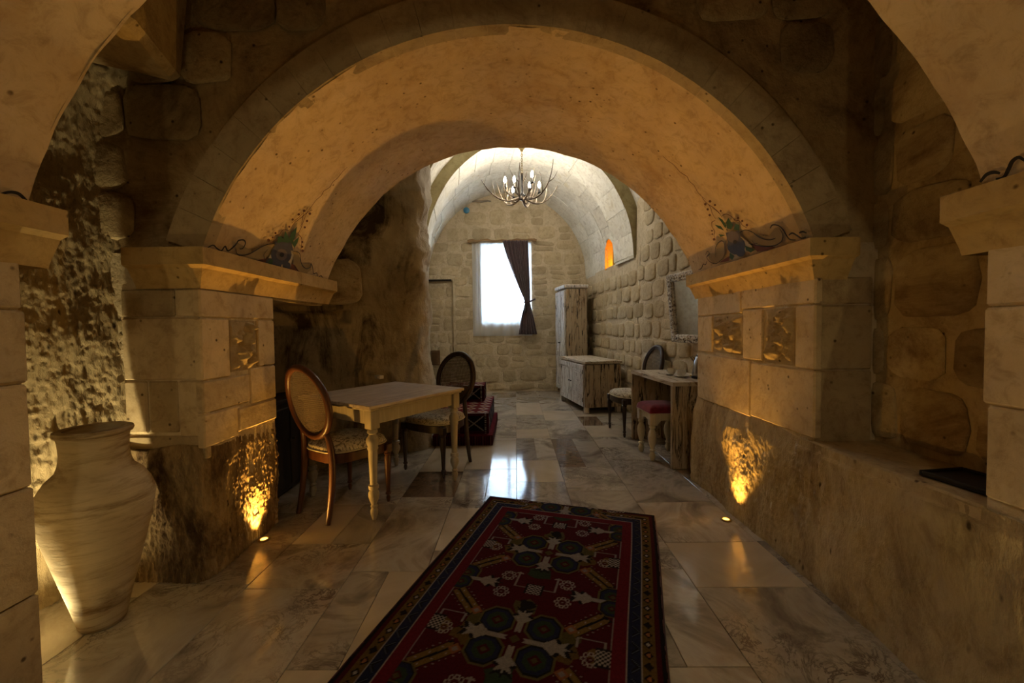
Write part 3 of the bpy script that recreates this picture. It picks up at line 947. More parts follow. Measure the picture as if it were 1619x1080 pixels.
# fill between the niche mouth and the vault shell
def fn(s, t):
    y = NY0-.05+(NY1-NY0+.10)*s; z_ = 2.60+.24*t
    return (nx_(y)+(-1.60+1.60*math.sqrt(max(0, 1-((z_-SPZ)/1.71)**2)))-.004, y, z_)
def arch_hole(s0, s1, t0, t1):
    y = NY0-.05+(NY1-NY0+.10)*(s0+s1)/2; z_ = 2.60+.24*(t0+t1)/2
    f_ = abs(y-(NY0+NY1)/2)/((NY1-NY0)/2)
    return f_ < 1 and z_ < 2.62+.17*(1-f_**1.6)
sheet('niche_surround', fn, 44, 30, 'vault', nio, hole=arch_hole)

# ceiling of the front part of the rear room
def fn(s, t):
    th = PI*s; y = Y3-.05+(5.30-Y3+.05)*t
    return (.2+2.5*math.cos(th), y, 3.0+1.25*math.sin(th)+.02*fr(s*6, t*6, 1))
struct(sheet('ceiling_front_room', fn, 40, 20, 'mortar'), 'stone ceiling before the rear vault')
# shell of the place behind the camera and outside the visible walls
core('wall_back', -2.8, 2.8, -2.6, -2.5, 0, 3.5, 'mortar', 'wall behind the viewpoint')
core('wall_left_back', -2.8, -2.69, -2.6, 3.4, 0, 3.5, 'mortar', 'outer left wall')
core('wall_right_back', 2.5, 2.6, -2.6, 3.4, 0, 3.5, 'mortar', 'outer right wall')
core('wall_left_outer', -2.8, -2.7, 2.0, YE+.5, 0, 4.5, 'mortar', 'outer rock of the left side')
core('wall_right_outer', 2.5, 2.6, 2.0, YE+.5, 0, 4.5, 'mortar', 'outer rock of the right side')
struct(MB().box((-.1, 5.9, 4.55), (5.6, 5.6, .1)).build('ceiling_outer', 'mortar'), 'rock above the vaults')

# ------------------------------------------------------------------ window
def rect_frame(mb, x0, x1, z0, z1, y, wd, dp):
    mb.box(((x0+wd/2), y, (z0+z1)/2), (wd, dp, z1-z0), .004); mb.box(((x1-wd/2), y, (z0+z1)/2), (wd, dp, z1-z0), .004)
    mb.box(((x0+x1)/2, y, z0+wd/2), (x1-x0-2*wd, dp, wd), .004); mb.box(((x0+x1)/2, y, z1-wd/2), (x1-x0-2*wd, dp, wd), .004)
wy = YE+.30
win = struct(empty('window_1', (0, 0, 0)), 'white framed window in the end wall')
mb = MB(); rect_frame(mb, WX0, WX1, WZ0, WZ1, wy, .07, .06); mb.build('window_frame', 'pvc', win)
xm = (WX0+WX1)/2; zt = WZ0+.62*(WZ1-WZ0)
MB().box((xm, wy, (WZ0+WZ1)/2), (.07, .05, WZ1-WZ0-.14), .004).build('mullion', 'pvc', win)
MB().box((WX0+.07+(xm-.035-WX0-.07)/2, wy, zt), (xm-.035-WX0-.07, .05, .06), .004).build('transom', 'pvc', win)
MB().box((xm+.035+(WX1-.07-xm-.035)/2, wy, zt), (WX1-.07-xm-.035, .05, .06), .004).build('transom', 'pvc', win)
for (a, b_) in ((WX0+.07, xm-.035), (xm+.035, WX1-.07)):
    for (c, d) in ((WZ0+.07, zt-.03), (zt+.03, WZ1-.07)):
        MB().box(((a+b_)/2, wy, (c+d)/2), (b_-a, .006, d-c)).build('pane', 'glass', win)

# curtain rod: a rough branch on two pegs
RZ = 3.035
rod = tag(empty('curtain_rod', (0, 0, 0)), 'rough brown branch used as a curtain rod above the window', 'curtain rod')
pts = [(-.95+1.38*k/14, YE-.10+.012*math.sin(k*1.3), RZ+.010*math.sin(k*2.1)+.008*math.sin(k*.7)) for k in range(15)]
smooth_by_angle(MB().tube(pts, [.030+.006*math.sin(k*1.9) for k in range(15)], 9).build('branch', 'branch', rod), 60)
for x in (-.90, .38):
    smooth_by_angle(MB().lathe([(.022, 0), (.022, .10), (.042, .10), (.042, .125), (.02, .135)], 12, M=Matrix.Translation((x, YE+.02, RZ)) @ Matrix.Rotation(PI/2, 4, 'X')).build('bracket', 'branch', rod), 40)

# sheer curtain
def fn(s, t):
    x = -.87+1.20*s
    z_ = 1.135+(RZ-.03-1.135)*t
    ph = s*44+1.2*math.sin(s*9)
    return (x+.006*math.sin(ph*.5), YE-.040+.016*math.sin(ph)*(.75+.25*(1-t)), z_)
sh = sheet('sheer_curtain', fn, 260, 24, 'sheer')
tag(sh, 'white sheer curtain hanging across the bright window', 'curtain')

# dark curtain gathered to the right
cur = tag(empty('drape_curtain', (0, 0, 0)), 'dark plum drape gathered to one side of the window by a tie', 'curtain')
K = [(3.02, -.245, .255), (2.75, -.17, .265), (2.45, -.07, .275), (2.15, .045, .285), (1.90, .150, .290), (1.80, .185, .285), (1.72, .165, .300), (1.50, .105, .355), (1.16, .055, .425)]
def edge(z_):
    for i in range(len(K)-1):
        if K[i][0] >= z_ >= K[i+1][0]:
            t = (K[i][0]-z_)/(K[i][0]-K[i+1][0]); t = t*t*(3-2*t) if 4 < i < 6 else t
            return K[i][1]+(K[i+1][1]-K[i][1])*t, K[i][2]+(K[i+1][2]-K[i][2])*t
    return K[-1][1:]
def fn(s, t):
    z_ = 3.02-(3.02-1.16)*t
    a, b_ = edge(z_)
    wd = b_-a
    amp = min(.030, .010+wd*.05)
    return (a+wd*s, YE-.190+amp*math.sin(s*42+2.0*math.sin(t*2.5))+.02*math.exp(-((z_-1.8)/.12)**2), z_)
cl = sheet('cloth', fn, 150, 70, 'curtain', cur, flip=True)
sm = cl.modifiers.new('thickness', 'SOLIDIFY'); sm.thickness = .004
smooth_by_angle(MB().tube([(.165, YE-.20, 1.80), (.235, YE-.225, 1.79), (.295, YE-.20, 1.815), (.375, YE-.11, 1.86), (.39, YE-.02, 1.87)], .016, 8).build('tie_band', 'curtain', cur), 60)
smooth_by_angle(MB().lathe([(.004, 0), (.016, -.03), (.014, -.05), (.024, -.07), (.030, -.19), (.0, -.20)], 12, c=(.20, YE-.235, 1.79)).build('tassel', 'black_wood', cur), 40)

# small things on the end wall
tag(smooth_by_angle(MB().lathe([(.0, 0), (.030, .004), (.062, .012), (.060, .026), (.030, .040), (.0, .044)], 20, M=Matrix.Translation((-.965, YE-.035, 3.665)) @ Matrix.Rotation(PI/2, 4, 'X')).build('wall_plaque', 'blue_glaze'), 40),
    'small round blue glazed plaque high on the end wall', 'plaque')
tag(smooth_by_angle(MB().tube([(-.85+.38*k/6, YE-.055+.006*math.sin(k), 3.84+.010*math.sin(k*1.7)) for k in range(7)], [.020, .024, .022, .026, .022, .018, .014], 8).build('wooden_peg', 'peg_wood'), 60),
    'weathered grey stick set into the end wall under the vault', 'stick')
bp = tag(empty('wall_box', (-1.655, YE+.03, .70)), 'small brown wooden box in the blind doorway of the end wall', 'box')
MB().box((0, 0, 0), (.17, .09, .30), .006).build('body', 'brown_panel', bp)
MB().box((0, -.05, 0), (.13, .012, .25), .004).build('lid', 'brown_panel', bp)

# ------------------------------------------------------------------ antler chandelier
HX, HY, HZ = .115, 5.98, 3.20
TOPZ = 3.955
ch = tag(empty('antler_chandelier', (HX, HY, HZ)), 'antler chandelier with lit candle bulbs hanging from the vault', 'chandelier')
smooth_by_angle(MB().lathe([(.0, -.10), (.018, -.10), (.03, -.07), (.062, -.035), (.066, 0.0)], 18, c=(0, 0, TOPZ-HZ)).build('ceiling_rose', 'brass', ch), 40)
mbc = MB(); zz = TOPZ-HZ-.10; k = 0
while zz > .34:
    n = 10
    pts = []
    for q in range(n):
        a = 2*PI*q/n
        u = .011*math.cos(a); pts.append((u if k % 2 else 0, 0 if k % 2 else u, zz-.02+.022*math.sin(a)))
    mbc.tube(pts, .004, 5, closed=True); zz -= .034; k += 1
smooth_by_angle(mbc.build('chain', 'brass', ch), 60)
smooth_by_angle(MB().lathe([(.0, -.05), (.03, -.045), (.055, -.02), (.06, .0), (.05, .025), (.02, .05), (.012, .20), (.016, .30), (.008, .345), (0, .35)], 14).build('hub', 'iron', ch), 40)
def bez(P, n=12):
    P = [Vector(p) for p in P]; out = []
    for i in range(n+1):
        t = i/n; Q = P[:]
        while len(Q) > 1: Q = [Q[j].lerp(Q[j+1], t) for j in range(len(Q)-1)]
        out.append(Q[0])
    return out
def antler(parent, ang, reach, rise, r=.017, seed=0):
    rr = random.Random(seed); mb = MB()
    ca, sa = math.cos(ang), math.sin(ang)
    T = lambda u, v, z_: (u*ca-v*sa, u*sa+v*ca, z_)
    main = bez([T(.04, 0, -.01), T(reach*.45, rr.uniform(-.05, .05), -.16), T(reach*.85, rr.uniform(-.08, .08), -.02), T(reach, rr.uniform(-.08, .08), rise)], 14)
    mb.tube(main, [r*(1-.78*(i/14)**1.2) for i in range(15)], 7)
    for (f, ln, up) in ((4, .17, .22), (7, .22, .27), (10, .18, .17)):
        p = main[f]; sgn = rr.choice((-1, 1)); sv = sgn*rr.uniform(.04, .14)
        e = bez([p, p+Vector(T(.05, sv*.6, up*.25)), p+Vector(T(rr.uniform(.0, .10), sv, up))], 8)
        r0 = r*(1-.78*(f/14)**1.2)*.85
        mb.tube(e, [r0*(1-.8*i/8) for i in range(9)], 6)
    o = smooth_by_angle(mb.build('antler', 'antler', parent), 70)
    return o
for i in range(6): antler(ch, i*PI/3+.35, .54+.06*(i % 2), .20+.08*((i*7) % 3), seed=40+i)
for i in range(3): antler(ch, i*2*PI/3+.9, .26, .34, r=.014, seed=70+i)
# upright antler by the chain
mb = MB(); mb.tube(bez([(0, 0, .10), (.03, .02, .25), (-.04, 0, .38), (-.03, .02, .50)], 10), [.016*(1-.08*i) for i in range(11)], 7)
mb.tube(bez([(.01, 0, .22), (.07, .01, .28), (.06, .02, .40)], 6), [.010*(1-.13*i) for i in range(7)], 6)
smooth_by_angle(mb.build('antler', 'antler', ch), 70)
for i in range(6):
    a = i*PI/3+.05; rr = .25
    bx_, by_ = rr*math.cos(a), rr*math.sin(a)
    cz = .055+.07*(i % 2)
    cup = smooth_by_angle(MB().tube(bez([(.03*math.cos(a), .03*math.sin(a), .01), (rr*.6*math.cos(a), rr*.6*math.sin(a), -.04), (bx_, by_, cz-.05), (bx_, by_, cz)], 8), .006, 6).lathe([(.006, cz-.006), (.028, cz), (.030, cz+.006), (.013, cz+.008), (.013, cz+.075), (.0, cz+.076)], 12, c=(bx_, by_, 0)).build('candle_holder', 'iron', ch), 40)
    smooth_by_angle(MB().lathe([(.009, cz+.077), (.020, cz+.10), (.022, cz+.12), (.012, cz+.155), (.0, cz+.175)], 12, c=(bx_, by_, 0)).build('bulb', 'bulb', cup), 60)
    light('chandelier_bulb', 'POINT', (HX+bx_*1.16, HY+by_*1.16, HZ+cz+.10), E_BULB, WHITE, .03)

# ------------------------------------------------------------------ floor spotlights
def floor_spot(x, y, energy, color, label, group, tilt=0.0, core_=0, away=0.0, cone=150, ccone=46, tx=0.0):
    s = tag(empty('floor_spotlight', (x, y, 0)), label, 'spotlight', group)
    smooth_by_angle(MB().lathe([(.0, -.001), (.034, -.001), (.036, .004), (.032, .008), (.023, .008), (.022, .002), (0, .002)], 24).build('rim', 'brass', s), 40)
    smooth_by_angle(MB().lathe([(.0, .0025), (.021, .0025), (.018, .006), (.009, .009), (.0, .010)], 20).build('lens', 'lamp_lens', s), 60)
    light('floor_spot_beam', 'SPOT', (x, y, .022), energy, color, .012, (PI, away, 0), cone, .8)
    if core_: light('floor_spot_core', 'SPOT', (x, y, .022), core_, color, .012, (PI-tx, tilt, 0), ccone, 1.0)
floor_spot(-1.565, 2.435, E_SPOT, AMBER, 'small amber floor spotlight at the foot of the pier beside the table', None, -.10, 60, .75, 116, 74)
floor_spot(1.372, 2.648, E_SPOT, AMBER, 'small amber floor spotlight at the foot of the pier beside the desk', None, .10, 60, -.75, 116, 74)
floor_spot(-1.46, .62, E_NEAR, WARM, 'small floor spotlight under the overhead arch beside the jar pier', None)
floor_spot(1.34, .62, E_NEAR, WARM, 'small floor spotlight under the overhead arch beside the sill wall', None)
floor_spot(-2.06, 1.60, E_POT, (1, .80, .40), 'small floor spotlight in the corner behind the clay jar', None, 0, 46, 0, 165, 70, .42)
# added fill lamp behind the viewpoint, unseen, brightens the front of the room
pd = tag(empty('fill_lamp', (0, -1.3, 3.42)), 'added fill lamp with a hanging shade behind the viewpoint', 'pendant lamp')
MB().lathe([(.004, -.62), (.004, 0)], 8).build('cord', 'iron', pd)
smooth_by_angle(MB().lathe([(.10, -.62), (.20, -.90)], 24, cap=False).build('shade', 'sheer', pd), 60)
light('fill_light', 'POINT', (0, -1.3, 2.62), E_ROOM, (1.0, .81, .44), .10)

# ------------------------------------------------------------------ turned legs, chairs
def chair_at(px_, py_, dx, dy): return (px_, py_, 0), math.atan2(-dx, dy)
def make_chair(name, wood_, label, group):
    t = empty(name)
    tag(t, label, 'chair', group)
    SH = .455
    # seat outline: broad at the front (+Y), narrow at the back
    def outline(k, inset=0.0):
        pts = []
        for i in range(k):
            a = 2*PI*i/k
            ca, sa = math.cos(a), math.sin(a); e = .55
            x = math.copysign(abs(ca)**e, ca); y = math.copysign(abs(sa)**e, sa)
            wdt = .235+.035*y
            pts.append((x*(wdt-inset), y*(.225-inset)+ (.02*(1-x*x) if y > 0 else 0)))
        return pts
    def loft(levels, k=36):
        mb = MB(); vs = []; fs = []
        for (z_, ins) in levels:
            for (x, y) in outline(k, ins): vs.append((x, y, z_))
        for l in range(len(levels)-1):
            for i in range(k):
                j = (i+1) % k; fs.append((l*k+i, l*k+j, (l+1)*k+j, (l+1)*k+i))
        fs.append(tuple(range(k))[::-1]); fs.append(tuple(range((len(levels)-1)*k, len(levels)*k)))
        return mb.add(vs, fs)
    smooth_by_angle(loft([(SH-.075, .012), (SH-.07, .006), (SH-.012, .006), (SH-.006, .012)]).build('seat_rail', wood_, t), 30)
    cu = smooth_by_angle(loft([(SH-.006, .010), (SH+.012, .004), (SH+.035, .012), (SH+.055, .045), (SH+.066, .10), (SH+.070, .17)]).build('seat_cushion', 'damask', t), 70)
    ol = [(x, y, SH+.002) for x, y in outline(40, .002)]
    smooth_by_angle(MB().tube(ol, .006, 6, closed=True).build('piping', 'piping', cu), 70)
    for sx in (-1, 1):   # fluted front legs
        x, y = sx*.225, .195
        mb = MB(); mb.box((x, y, SH-.048), (.052, .052, .066), .005)
        mb.lathe([(.020, SH-.082), (.026, SH-.092), (.021, SH-.104), (.025, SH-.12), (.023, SH-.20), (.0145, .075), (.021, .068), (.021, .058), (.012, .05), (.017, .03), (.010, .0)], 14, c=(x, y, 0))
        smooth_by_angle(mb.build('leg', wood_, t), 35)
    for sx in (-1, 1):   # rear legs sweeping up into the back posts
        x = sx*.165
        path = bez([(x*1.03, -.265, 0), (x, -.215, .22), (x, -.20, SH-.05), (x*.96, -.215, SH+.10), (x*.74, -.245, SH+.16)], 12)
        smooth_by_angle(MB().tube(path, [.017+.006*math.sin(PI*i/12) for i in range(13)], 8).build('leg', wood_, t), 60)
    # oval back
    til = math.radians(12); bz = SH+.345; by_ = -.270
    A, B = .215, .245
    def bp_(u, v, d=0): return (u, by_-v*math.sin(til)-d*math.cos(til)-.030*(1-(u/A)**2)*.6, bz+v*math.cos(til)-d*math.sin(til))
    ring = [bp_(A*math.cos(2*PI*k/48), B*math.sin(2*PI*k/48)) for k in range(48)]
    smooth_by_angle(MB().tube(ring, .023, 10, closed=True).build('back_frame', wood_, t), 70)
    smooth_by_angle(MB().tube([bp_((A-.026)*math.cos(2*PI*k/40), (B-.026)*math.sin(2*PI*k/40), -.010) for k in range(40)], .007, 6, closed=True).build('back_bead', wood_, t), 70)
    mb = MB()
    def strip(p0, p1, wdt, d):
        n = 6
        vs = []; fs = []
        dx_, dy_ = p1[0]-p0[0], p1[1]-p0[1]; L = math.hypot(dx_, dy_)
        nx2, ny2 = -dy_/L*wdt/2, dx_/L*wdt/2
        for i in range(n+1):
            u = p0[0]+dx_*i/n; v = p0[1]+dy_*i/n
            vs += [bp_(u-nx2, v-ny2, d), bp_(u+nx2, v+ny2, d)]
        for i in range(n): fs.append((2*i, 2*i+1, 2*i+3, 2*i+2))
        mb.add(vs, fs)
    a_, b2 = A-.012, B-.012
    st = .0145
    k = -int(a_/st)
    while k*st < a_:
        u = k*st; h_ = b2*math.sqrt(max(0, 1-(u/a_)**2))
        if h_ > .02: strip((u, -h_), (u, h_), .0075, .001)
        k += 1
    k = -int(b2/st)
    while k*st < b2:
        v = k*st; h_ = a_*math.sqrt(max(0, 1-(v/b2)**2))
        if h_ > .02: strip((-h_, v), (h_, v), .0075, -.001)
        k += 1
    mb.build('cane_panel', 'cane', t)
    return t
c1 = make_chair('cane_back_chair', 'brown_wood', 'reddish brown cane back chair at the table by the pier', None)
c1.location, rz = chair_at(-1.262, 2.93, .52, .854); c1.rotation_euler.z = rz
c2 = make_chair('cane_back_chair', 'dark_wood', 'dark wood cane back chair at the table in front of the red kilim seat', None)
c2.location, rz = chair_at(-.735, 3.72, -.50, -.866); c2.rotation_euler.z = rz
c3 = make_chair('cane_back_chair', 'dark_wood', 'dark wood cane back chair between the low cabinet and the desk', None)
c3.location, rz = chair_at(1.405, 4.93, -.988, -.15); c3.rotation_euler.z = rz

# ------------------------------------------------------------------ table
TC = (-1.06, 3.235); TR = math.atan2(.842, .54); TL, TW, TH = .95, .86, .785
tb = tag(empty('dining_table', (TC[0], TC[1], 0), TR), 'square cream painted table with turned legs and a worn plank top', 'table')
top = MB().box((0, 0, TH-.030), (TL-.03, TW-.03, .018), .006).build('table_top_frame', 'table_paint', tb)
random.seed(2)
n = 5
for k in range(n):   # planks
    MB().box((0, -TW/2+TW*(k+.5)/n, TH-.011), (TL, TW/n-.002, .022), .003).build('plank', 'table_top', tb)
for (a, b_, c, d) in ((0, 1, TL-.19, .022), (0, -1, TL-.19, .022), (1, 0, .022, TW-.19), (-1, 0, .022, TW-.19)):
    MB().box((a*(TL/2-.065), b_*(TW/2-.065), TH-.09), (c, d, .10), .003).build('apron', 'table_paint', tb)
def turned(h, top_sq, hb, prof, n=16):
    mb = MB(); mb.box((0, 0, h-hb/2), (top_sq, top_sq, hb), .004)
    L = h-hb
    mb.lathe([(r, L*(1-f)) for f, r in prof][::-1], n)
    return mb
TPROF = [(0, .022), (.02, .034), (.045, .036), (.06, .022), (.09, .033), (.115, .042), (.15, .041), (.19, .033), (.215, .037), (.24, .030), (.30, .030), (.61, .023), (.62, .034), (.655, .034), (.665, .023), (.70, .035), (.735, .037), (.78, .030), (.83, .017), (.85, .026), (.87, .018), (.90, .027), (.93, .025), (1.0, .014)]
for a in (-1, 1):
    for b_ in (-1, 1):
        o = smooth_by_angle(turned(TH-.04, .072, .125, TPROF).build('leg', 'table_paint', tb), 50)
        o.location = (a*(TL/2-.065), b_*(TW/2-.065), 0)
# white socket on the rock by the table
so = tag(empty('wall_socket', (-1.385, 4.055, .81), math.radians(-40)), 'small white socket on the smoke stained rock behind the table', 'socket')
MB().box((0, 0, 0), (.09, .05, .035), .004).build('cover', 'white_plastic', so)
MB().box((0, -.028, 0), (.06, .010, .018), .003).build('face', 'white_plastic', so)
# dark low cabinet in the recess
dc = tag(empty('low_cabinet', (-1.935, 3.19, 0)), 'low black wooden cabinet in the recess behind the brown chair', 'cabinet')
MB().box((0, 0, .37), (.22, .70, .70), .006).build('body', 'black_wood', dc)
MB().box((.005, 0, .735), (.25, .74, .03), .005).build('top', 'black_wood', dc)
for s in (-1, 1):
    d = MB().box((.117, s*.172, .37), (.016, .325, .62), .004).build('door', 'black_wood', dc)
    smooth_by_angle(MB().lathe([(.0, 0), (.006, 0), (.006, .012), (.012, .018), (.0, .024)], 10, M=Matrix.Translation((.124, s*.03, .42)) @ Matrix.Rotation(PI/2, 4, 'Y')).build('knob', 'iron', d), 40)

# ------------------------------------------------------------------ woven patterns
def colour_grid(name, wd, ln, step, img, mat, parent, fn, flip=False):
    nu, nv = img.shape[0]-1, img.shape[1]-1
    o = sheet(name, fn, nu, nv, mat, parent, flip=flip)
    ca = o.data.color_attributes.new('weave', 'FLOAT_COLOR', 'POINT')
    arr = np.ones((img.shape[0]*img.shape[1], 4), dtype=np.float32)
    arr[:, :3] = img.reshape(-1, 3)
    ca.data.foreach_set('color', arr.ravel())
    return o
RED, DRED, NAVY, OCH, OLV, BLK, WHT, ORG, GRN = [np.array(c) for c in ((.085, .006, .010), (.040, .004, .006), (.010, .012, .032), (.125, .075, .018), (.055, .045, .014), (.008, .006, .006), (.34, .30, .26), (.20, .075, .03), (.018, .028, .014))]
class Paint:
    def __init__(s, wd, ln, step, base):
        s.nu, s.nv = int(wd/step)+1, int(ln/step)+1
        s.U, s.V = np.meshgrid(np.linspace(0, wd, s.nu), np.linspace(0, ln, s.nv), indexing='ij')
        s.img = np.tile(np.array(base, dtype=float), (s.nu, s.nv, 1))
    def put(s, m, c): s.img[m] = c
    def rect(s, u0, u1, v0, v1, c): s.put((s.U >= u0) & (s.U <= u1) & (s.V >= v0) & (s.V <= v1), c)
    def poly(s, P, c):
        m = np.zeros_like(s.U, dtype=bool); n = len(P)
        for i in range(n):
            (x0, y0), (x1, y1) = P[i], P[(i+1) % n]
            cond = ((y0 > s.V) != (y1 > s.V))
            with np.errstate(divide='ignore', invalid='ignore'):
                xx = (x1-x0)*(s.V-y0)/(y1-y0+1e-12)+x0
            m ^= cond & (s.U < xx)
        s.put(m, c)
    def line(s, P, wdt, c):
        for i in range(len(P)-1):
            (x0, y0), (x1, y1) = P[i], P[i+1]
            dx, dy = x1-x0, y1-y0; L2 = dx*dx+dy*dy+1e-12
            t = np.clip(((s.U-x0)*dx+(s.V-y0)*dy)/L2, 0, 1)
            s.put(np.hypot(s.U-x0-t*dx, s.V-y0-t*dy) < wdt/2, c)
    def ngon(s, u, v, r, n, c, ph=0.0, sy=1.0): s.poly([(u+r*math.cos(2*PI*k/n+ph), v+sy*r*math.sin(2*PI*k/n+ph)) for k in range(n)], c)

# ------------------------------------------------------------------ rug
RW_, RL_ = 1.175, 2.35
RED, WHT, OCH = RED*.85, WHT*.85, OCH*.9
p = Paint(RW_, RL_, .005, RED)
hw = RW_/2
D = np.minimum(np.minimum(p.U, RW_-p.U), np.minimum(p.V, RL_-p.V))
p.put(D < .150, RED)
p.put((D >= .040) & (D < .088), OCH*.75)
p.put(D < .040, DRED); p.put(D < .016, BLK)
A_ = np.where((p.U < .13) | (p.U > RW_-.13), p.V, p.U)
cell = np.floor(A_/.055).astype(int)
fr_ = A_/.055-cell
p.put((D >= .044) & (D < .085) & (np.abs(fr_-.5)+np.abs(D-.064)/.045 < .42), BLK)
p.put((D >= .044) & (D < .085) & (np.abs(fr_-.5)+np.abs(D-.064)/.045 < .24) & (cell % 2 == 0), ORG)
p.put((D >= .044) & (D < .085) & (np.abs(fr_-.5)+np.abs(D-.064)/.045 < .20) & (cell % 4 == 1), WHT*.8)
p.put((D >= .088) & (D < .093), WHT*.7)
p.put((D >= .093) & (D < .142), NAVY)
zig = np.abs(((A_/.09) % 1)-.5)*2
p.put((D >= .096) & (D < .140) & (np.abs((D-.096)/.044-zig) < .22), BLK)
p.put((D >= .096) & (D < .140) & (np.abs((D-.096)/.044-zig) < .06), np.array((.05, .06, .09)))
p.put((D >= .142) & (D < .147), WHT*.75)
p.put((D >= .147) & (D < .205), RED*1.1)
p.put((D >= .205) & (D < .2085), WHT*.5)
p.put(D >= .2085, RED*.62)
def oct_(u, v, r):
    p.ngon(u, v, r*1.25, 8, OLV*1.3, PI/8); p.ngon(u, v, r*1.12, 8, BLK, PI/8); p.ngon(u, v, r, 8, NAVY, PI/8); p.ngon(u, v, r*.72, 8, GRN, PI/8)
    p.ngon(u, v, r*.42, 4, DRED, 0); p.ngon(u, v, r*.22, 4, OLV, 0)
def flower(u, v, r):
    for k in range(8): p.ngon(u+r*math.cos(k*PI/4), v+r*math.sin(k*PI/4), r*.42, 8, WHT*.72)
    for k in range(8): p.ngon(u+r*math.cos(k*PI/4), v+r*math.sin(k*PI/4), r*.24, 8, DRED)
    p.ngon(u, v, r*.45, 8, DRED); p.ngon(u, v, r*.2, 8, WHT*.6)
def bar(u, v, ang, ln):
    c, s_ = math.cos(ang), math.sin(ang)
    T = lambda a, b_: (u+a*c-b_*s_, v+a*s_+b_*c)
    p.poly([T(-ln/2, -.034), T(ln/2, -.034), T(ln/2, .034), T(-ln/2, .034)], BLK)
    for o_ in (-.018, .018): p.poly([T(-ln/2, o_-.012), T(ln/2-.02, o_-.012), T(ln/2, o_), T(ln/2-.02, o_+.012), T(-ln/2, o_+.012)], OCH)
    for k in range(3):
        for o_ in (-.018, .018): p.ngon(*T(-ln/2+.03+k*ln/3.4, o_), .005, 4, WHT*.7)
    for k in range(8):
        for o_ in (-.043, .043): p.ngon(*T(-ln/2+k*ln/7, o_), .0045, 4, WHT*.5)
def figure(u, v, ang, ln):
    c, s_ = math.cos(ang), math.sin(ang)
    T = lambda a, b_: (u+a*c-b_*s_, v+a*s_+b_*c)
    body = [(0, .012), (ln*.5, .014), (ln*.7, .045), (ln*.78, .020), (ln, .040), (ln*.92, .008), (ln*1.05, 0)]
    P = [T(a, b_) for a, b_ in body]+[T(a, -b_) for a, b_ in body[::-1]]
    p.poly([(u+(x-u)*1.12, v+(y-v)*1.12) for x, y in P], BLK)
    p.poly(P, WHT*.62)
def blob(u, v, s_, c):
    rr = random.Random(int(u*1000+v*77))
    p.poly([(u+s_*rr.uniform(.6, 1.1)*math.cos(k*PI/6), v+s_*rr.uniform(.5, 1.0)*math.sin(k*PI/6)) for k in range(12)], c)
per = .66
for k in range(-1, 4):
    vc = .64+per*k
    for s_ in (-1, 1):
        blob(hw+s_*.20, vc+.02, .075, OCH*.7); blob(hw+s_*.20, vc-.06, .06, OLV)
    blob(hw, vc-.19, .075, OLV*1.1); blob(hw, vc+.20, .08, GRN); blob(hw, vc-.21, .045, BLK)
    for s_ in (-1, 1):
        for q in (-1, 1): oct_(hw+s_*.105, vc+q*.085, .070)
        bar(hw+s_*.285, vc+.165, s_*.75, .19); bar(hw+s_*.285, vc-.165, -s_*.75, .19)
        oct_(hw+s_*.37, vc+.29, .060); p.ngon(hw+s_*.215, vc+.115, .030, 4, ORG*.8); p.ngon(hw+s_*.215, vc+.115, .014, 4, WHT*.5)
        p.ngon(hw+s_*.215, vc-.115, .030, 4, ORG*.8); p.ngon(hw+s_*.215, vc-.115, .014, 4, WHT*.5)
        oct_(hw+s_*.37, vc-.29+.0, .050)
        blob(hw+s_*.34, vc+.0, .055, OCH*.8)
        figure(hw+s_*.36, vc+.33, PI if s_ > 0 else 0, .17)
        flower(hw+s_*.15, vc+.26, .028); flower(hw+s_*.15, vc-.27, .028); flower(hw+s_*.31, vc+.02, .028)
        z1 = [(hw+s_*.03, vc+.33), (hw+s_*.10, vc+.33), (hw+s_*.10, vc+.235)]
        p.line(z1, .006, WHT*.55); p.poly([(hw+s_*.10-.03, vc+.235), (hw+s_*.10+.03, vc+.235), (hw+s_*.10, vc+.215)], WHT*.6)
        z1 = [(hw+s_*.36, vc-.01), (hw+s_*.36, vc-.08), (hw+s_*.25, vc-.08), (hw+s_*.25, vc-.03)]
        p.line(z1, .006, WHT*.55)
        p.rect(hw+s_*.36-.035, hw+s_*.36+.035, vc-.045, vc+.045, BLK)
        figure(hw+s_*.03, vc, 0 if s_ > 0 else PI, .19)
    figure(hw, vc+.02, PI/2, .15); figure(hw, vc-.02, -PI/2, .15)
    p.ngon(hw, vc, .045, 4, DRED); p.ngon(hw, vc, .025, 4, OLV)
    p.rect(hw-.045, hw+.045, vc+.30, vc+.37, BLK)
    for (cu_, cv_, hh) in ((hw, vc+.335, .035), (hw-.36, vc, .04), (hw+.36, vc, .04)):
        m_ = (np.abs(p.U-cu_) < .035) & (np.abs(p.V-cv_) < hh) & ((np.floor(p.U/.010)+np.floor(p.V/.010)) % 2 == 0)
        p.put(m_, WHT*.8)
p.put(D < .205, p.img[D < .205])
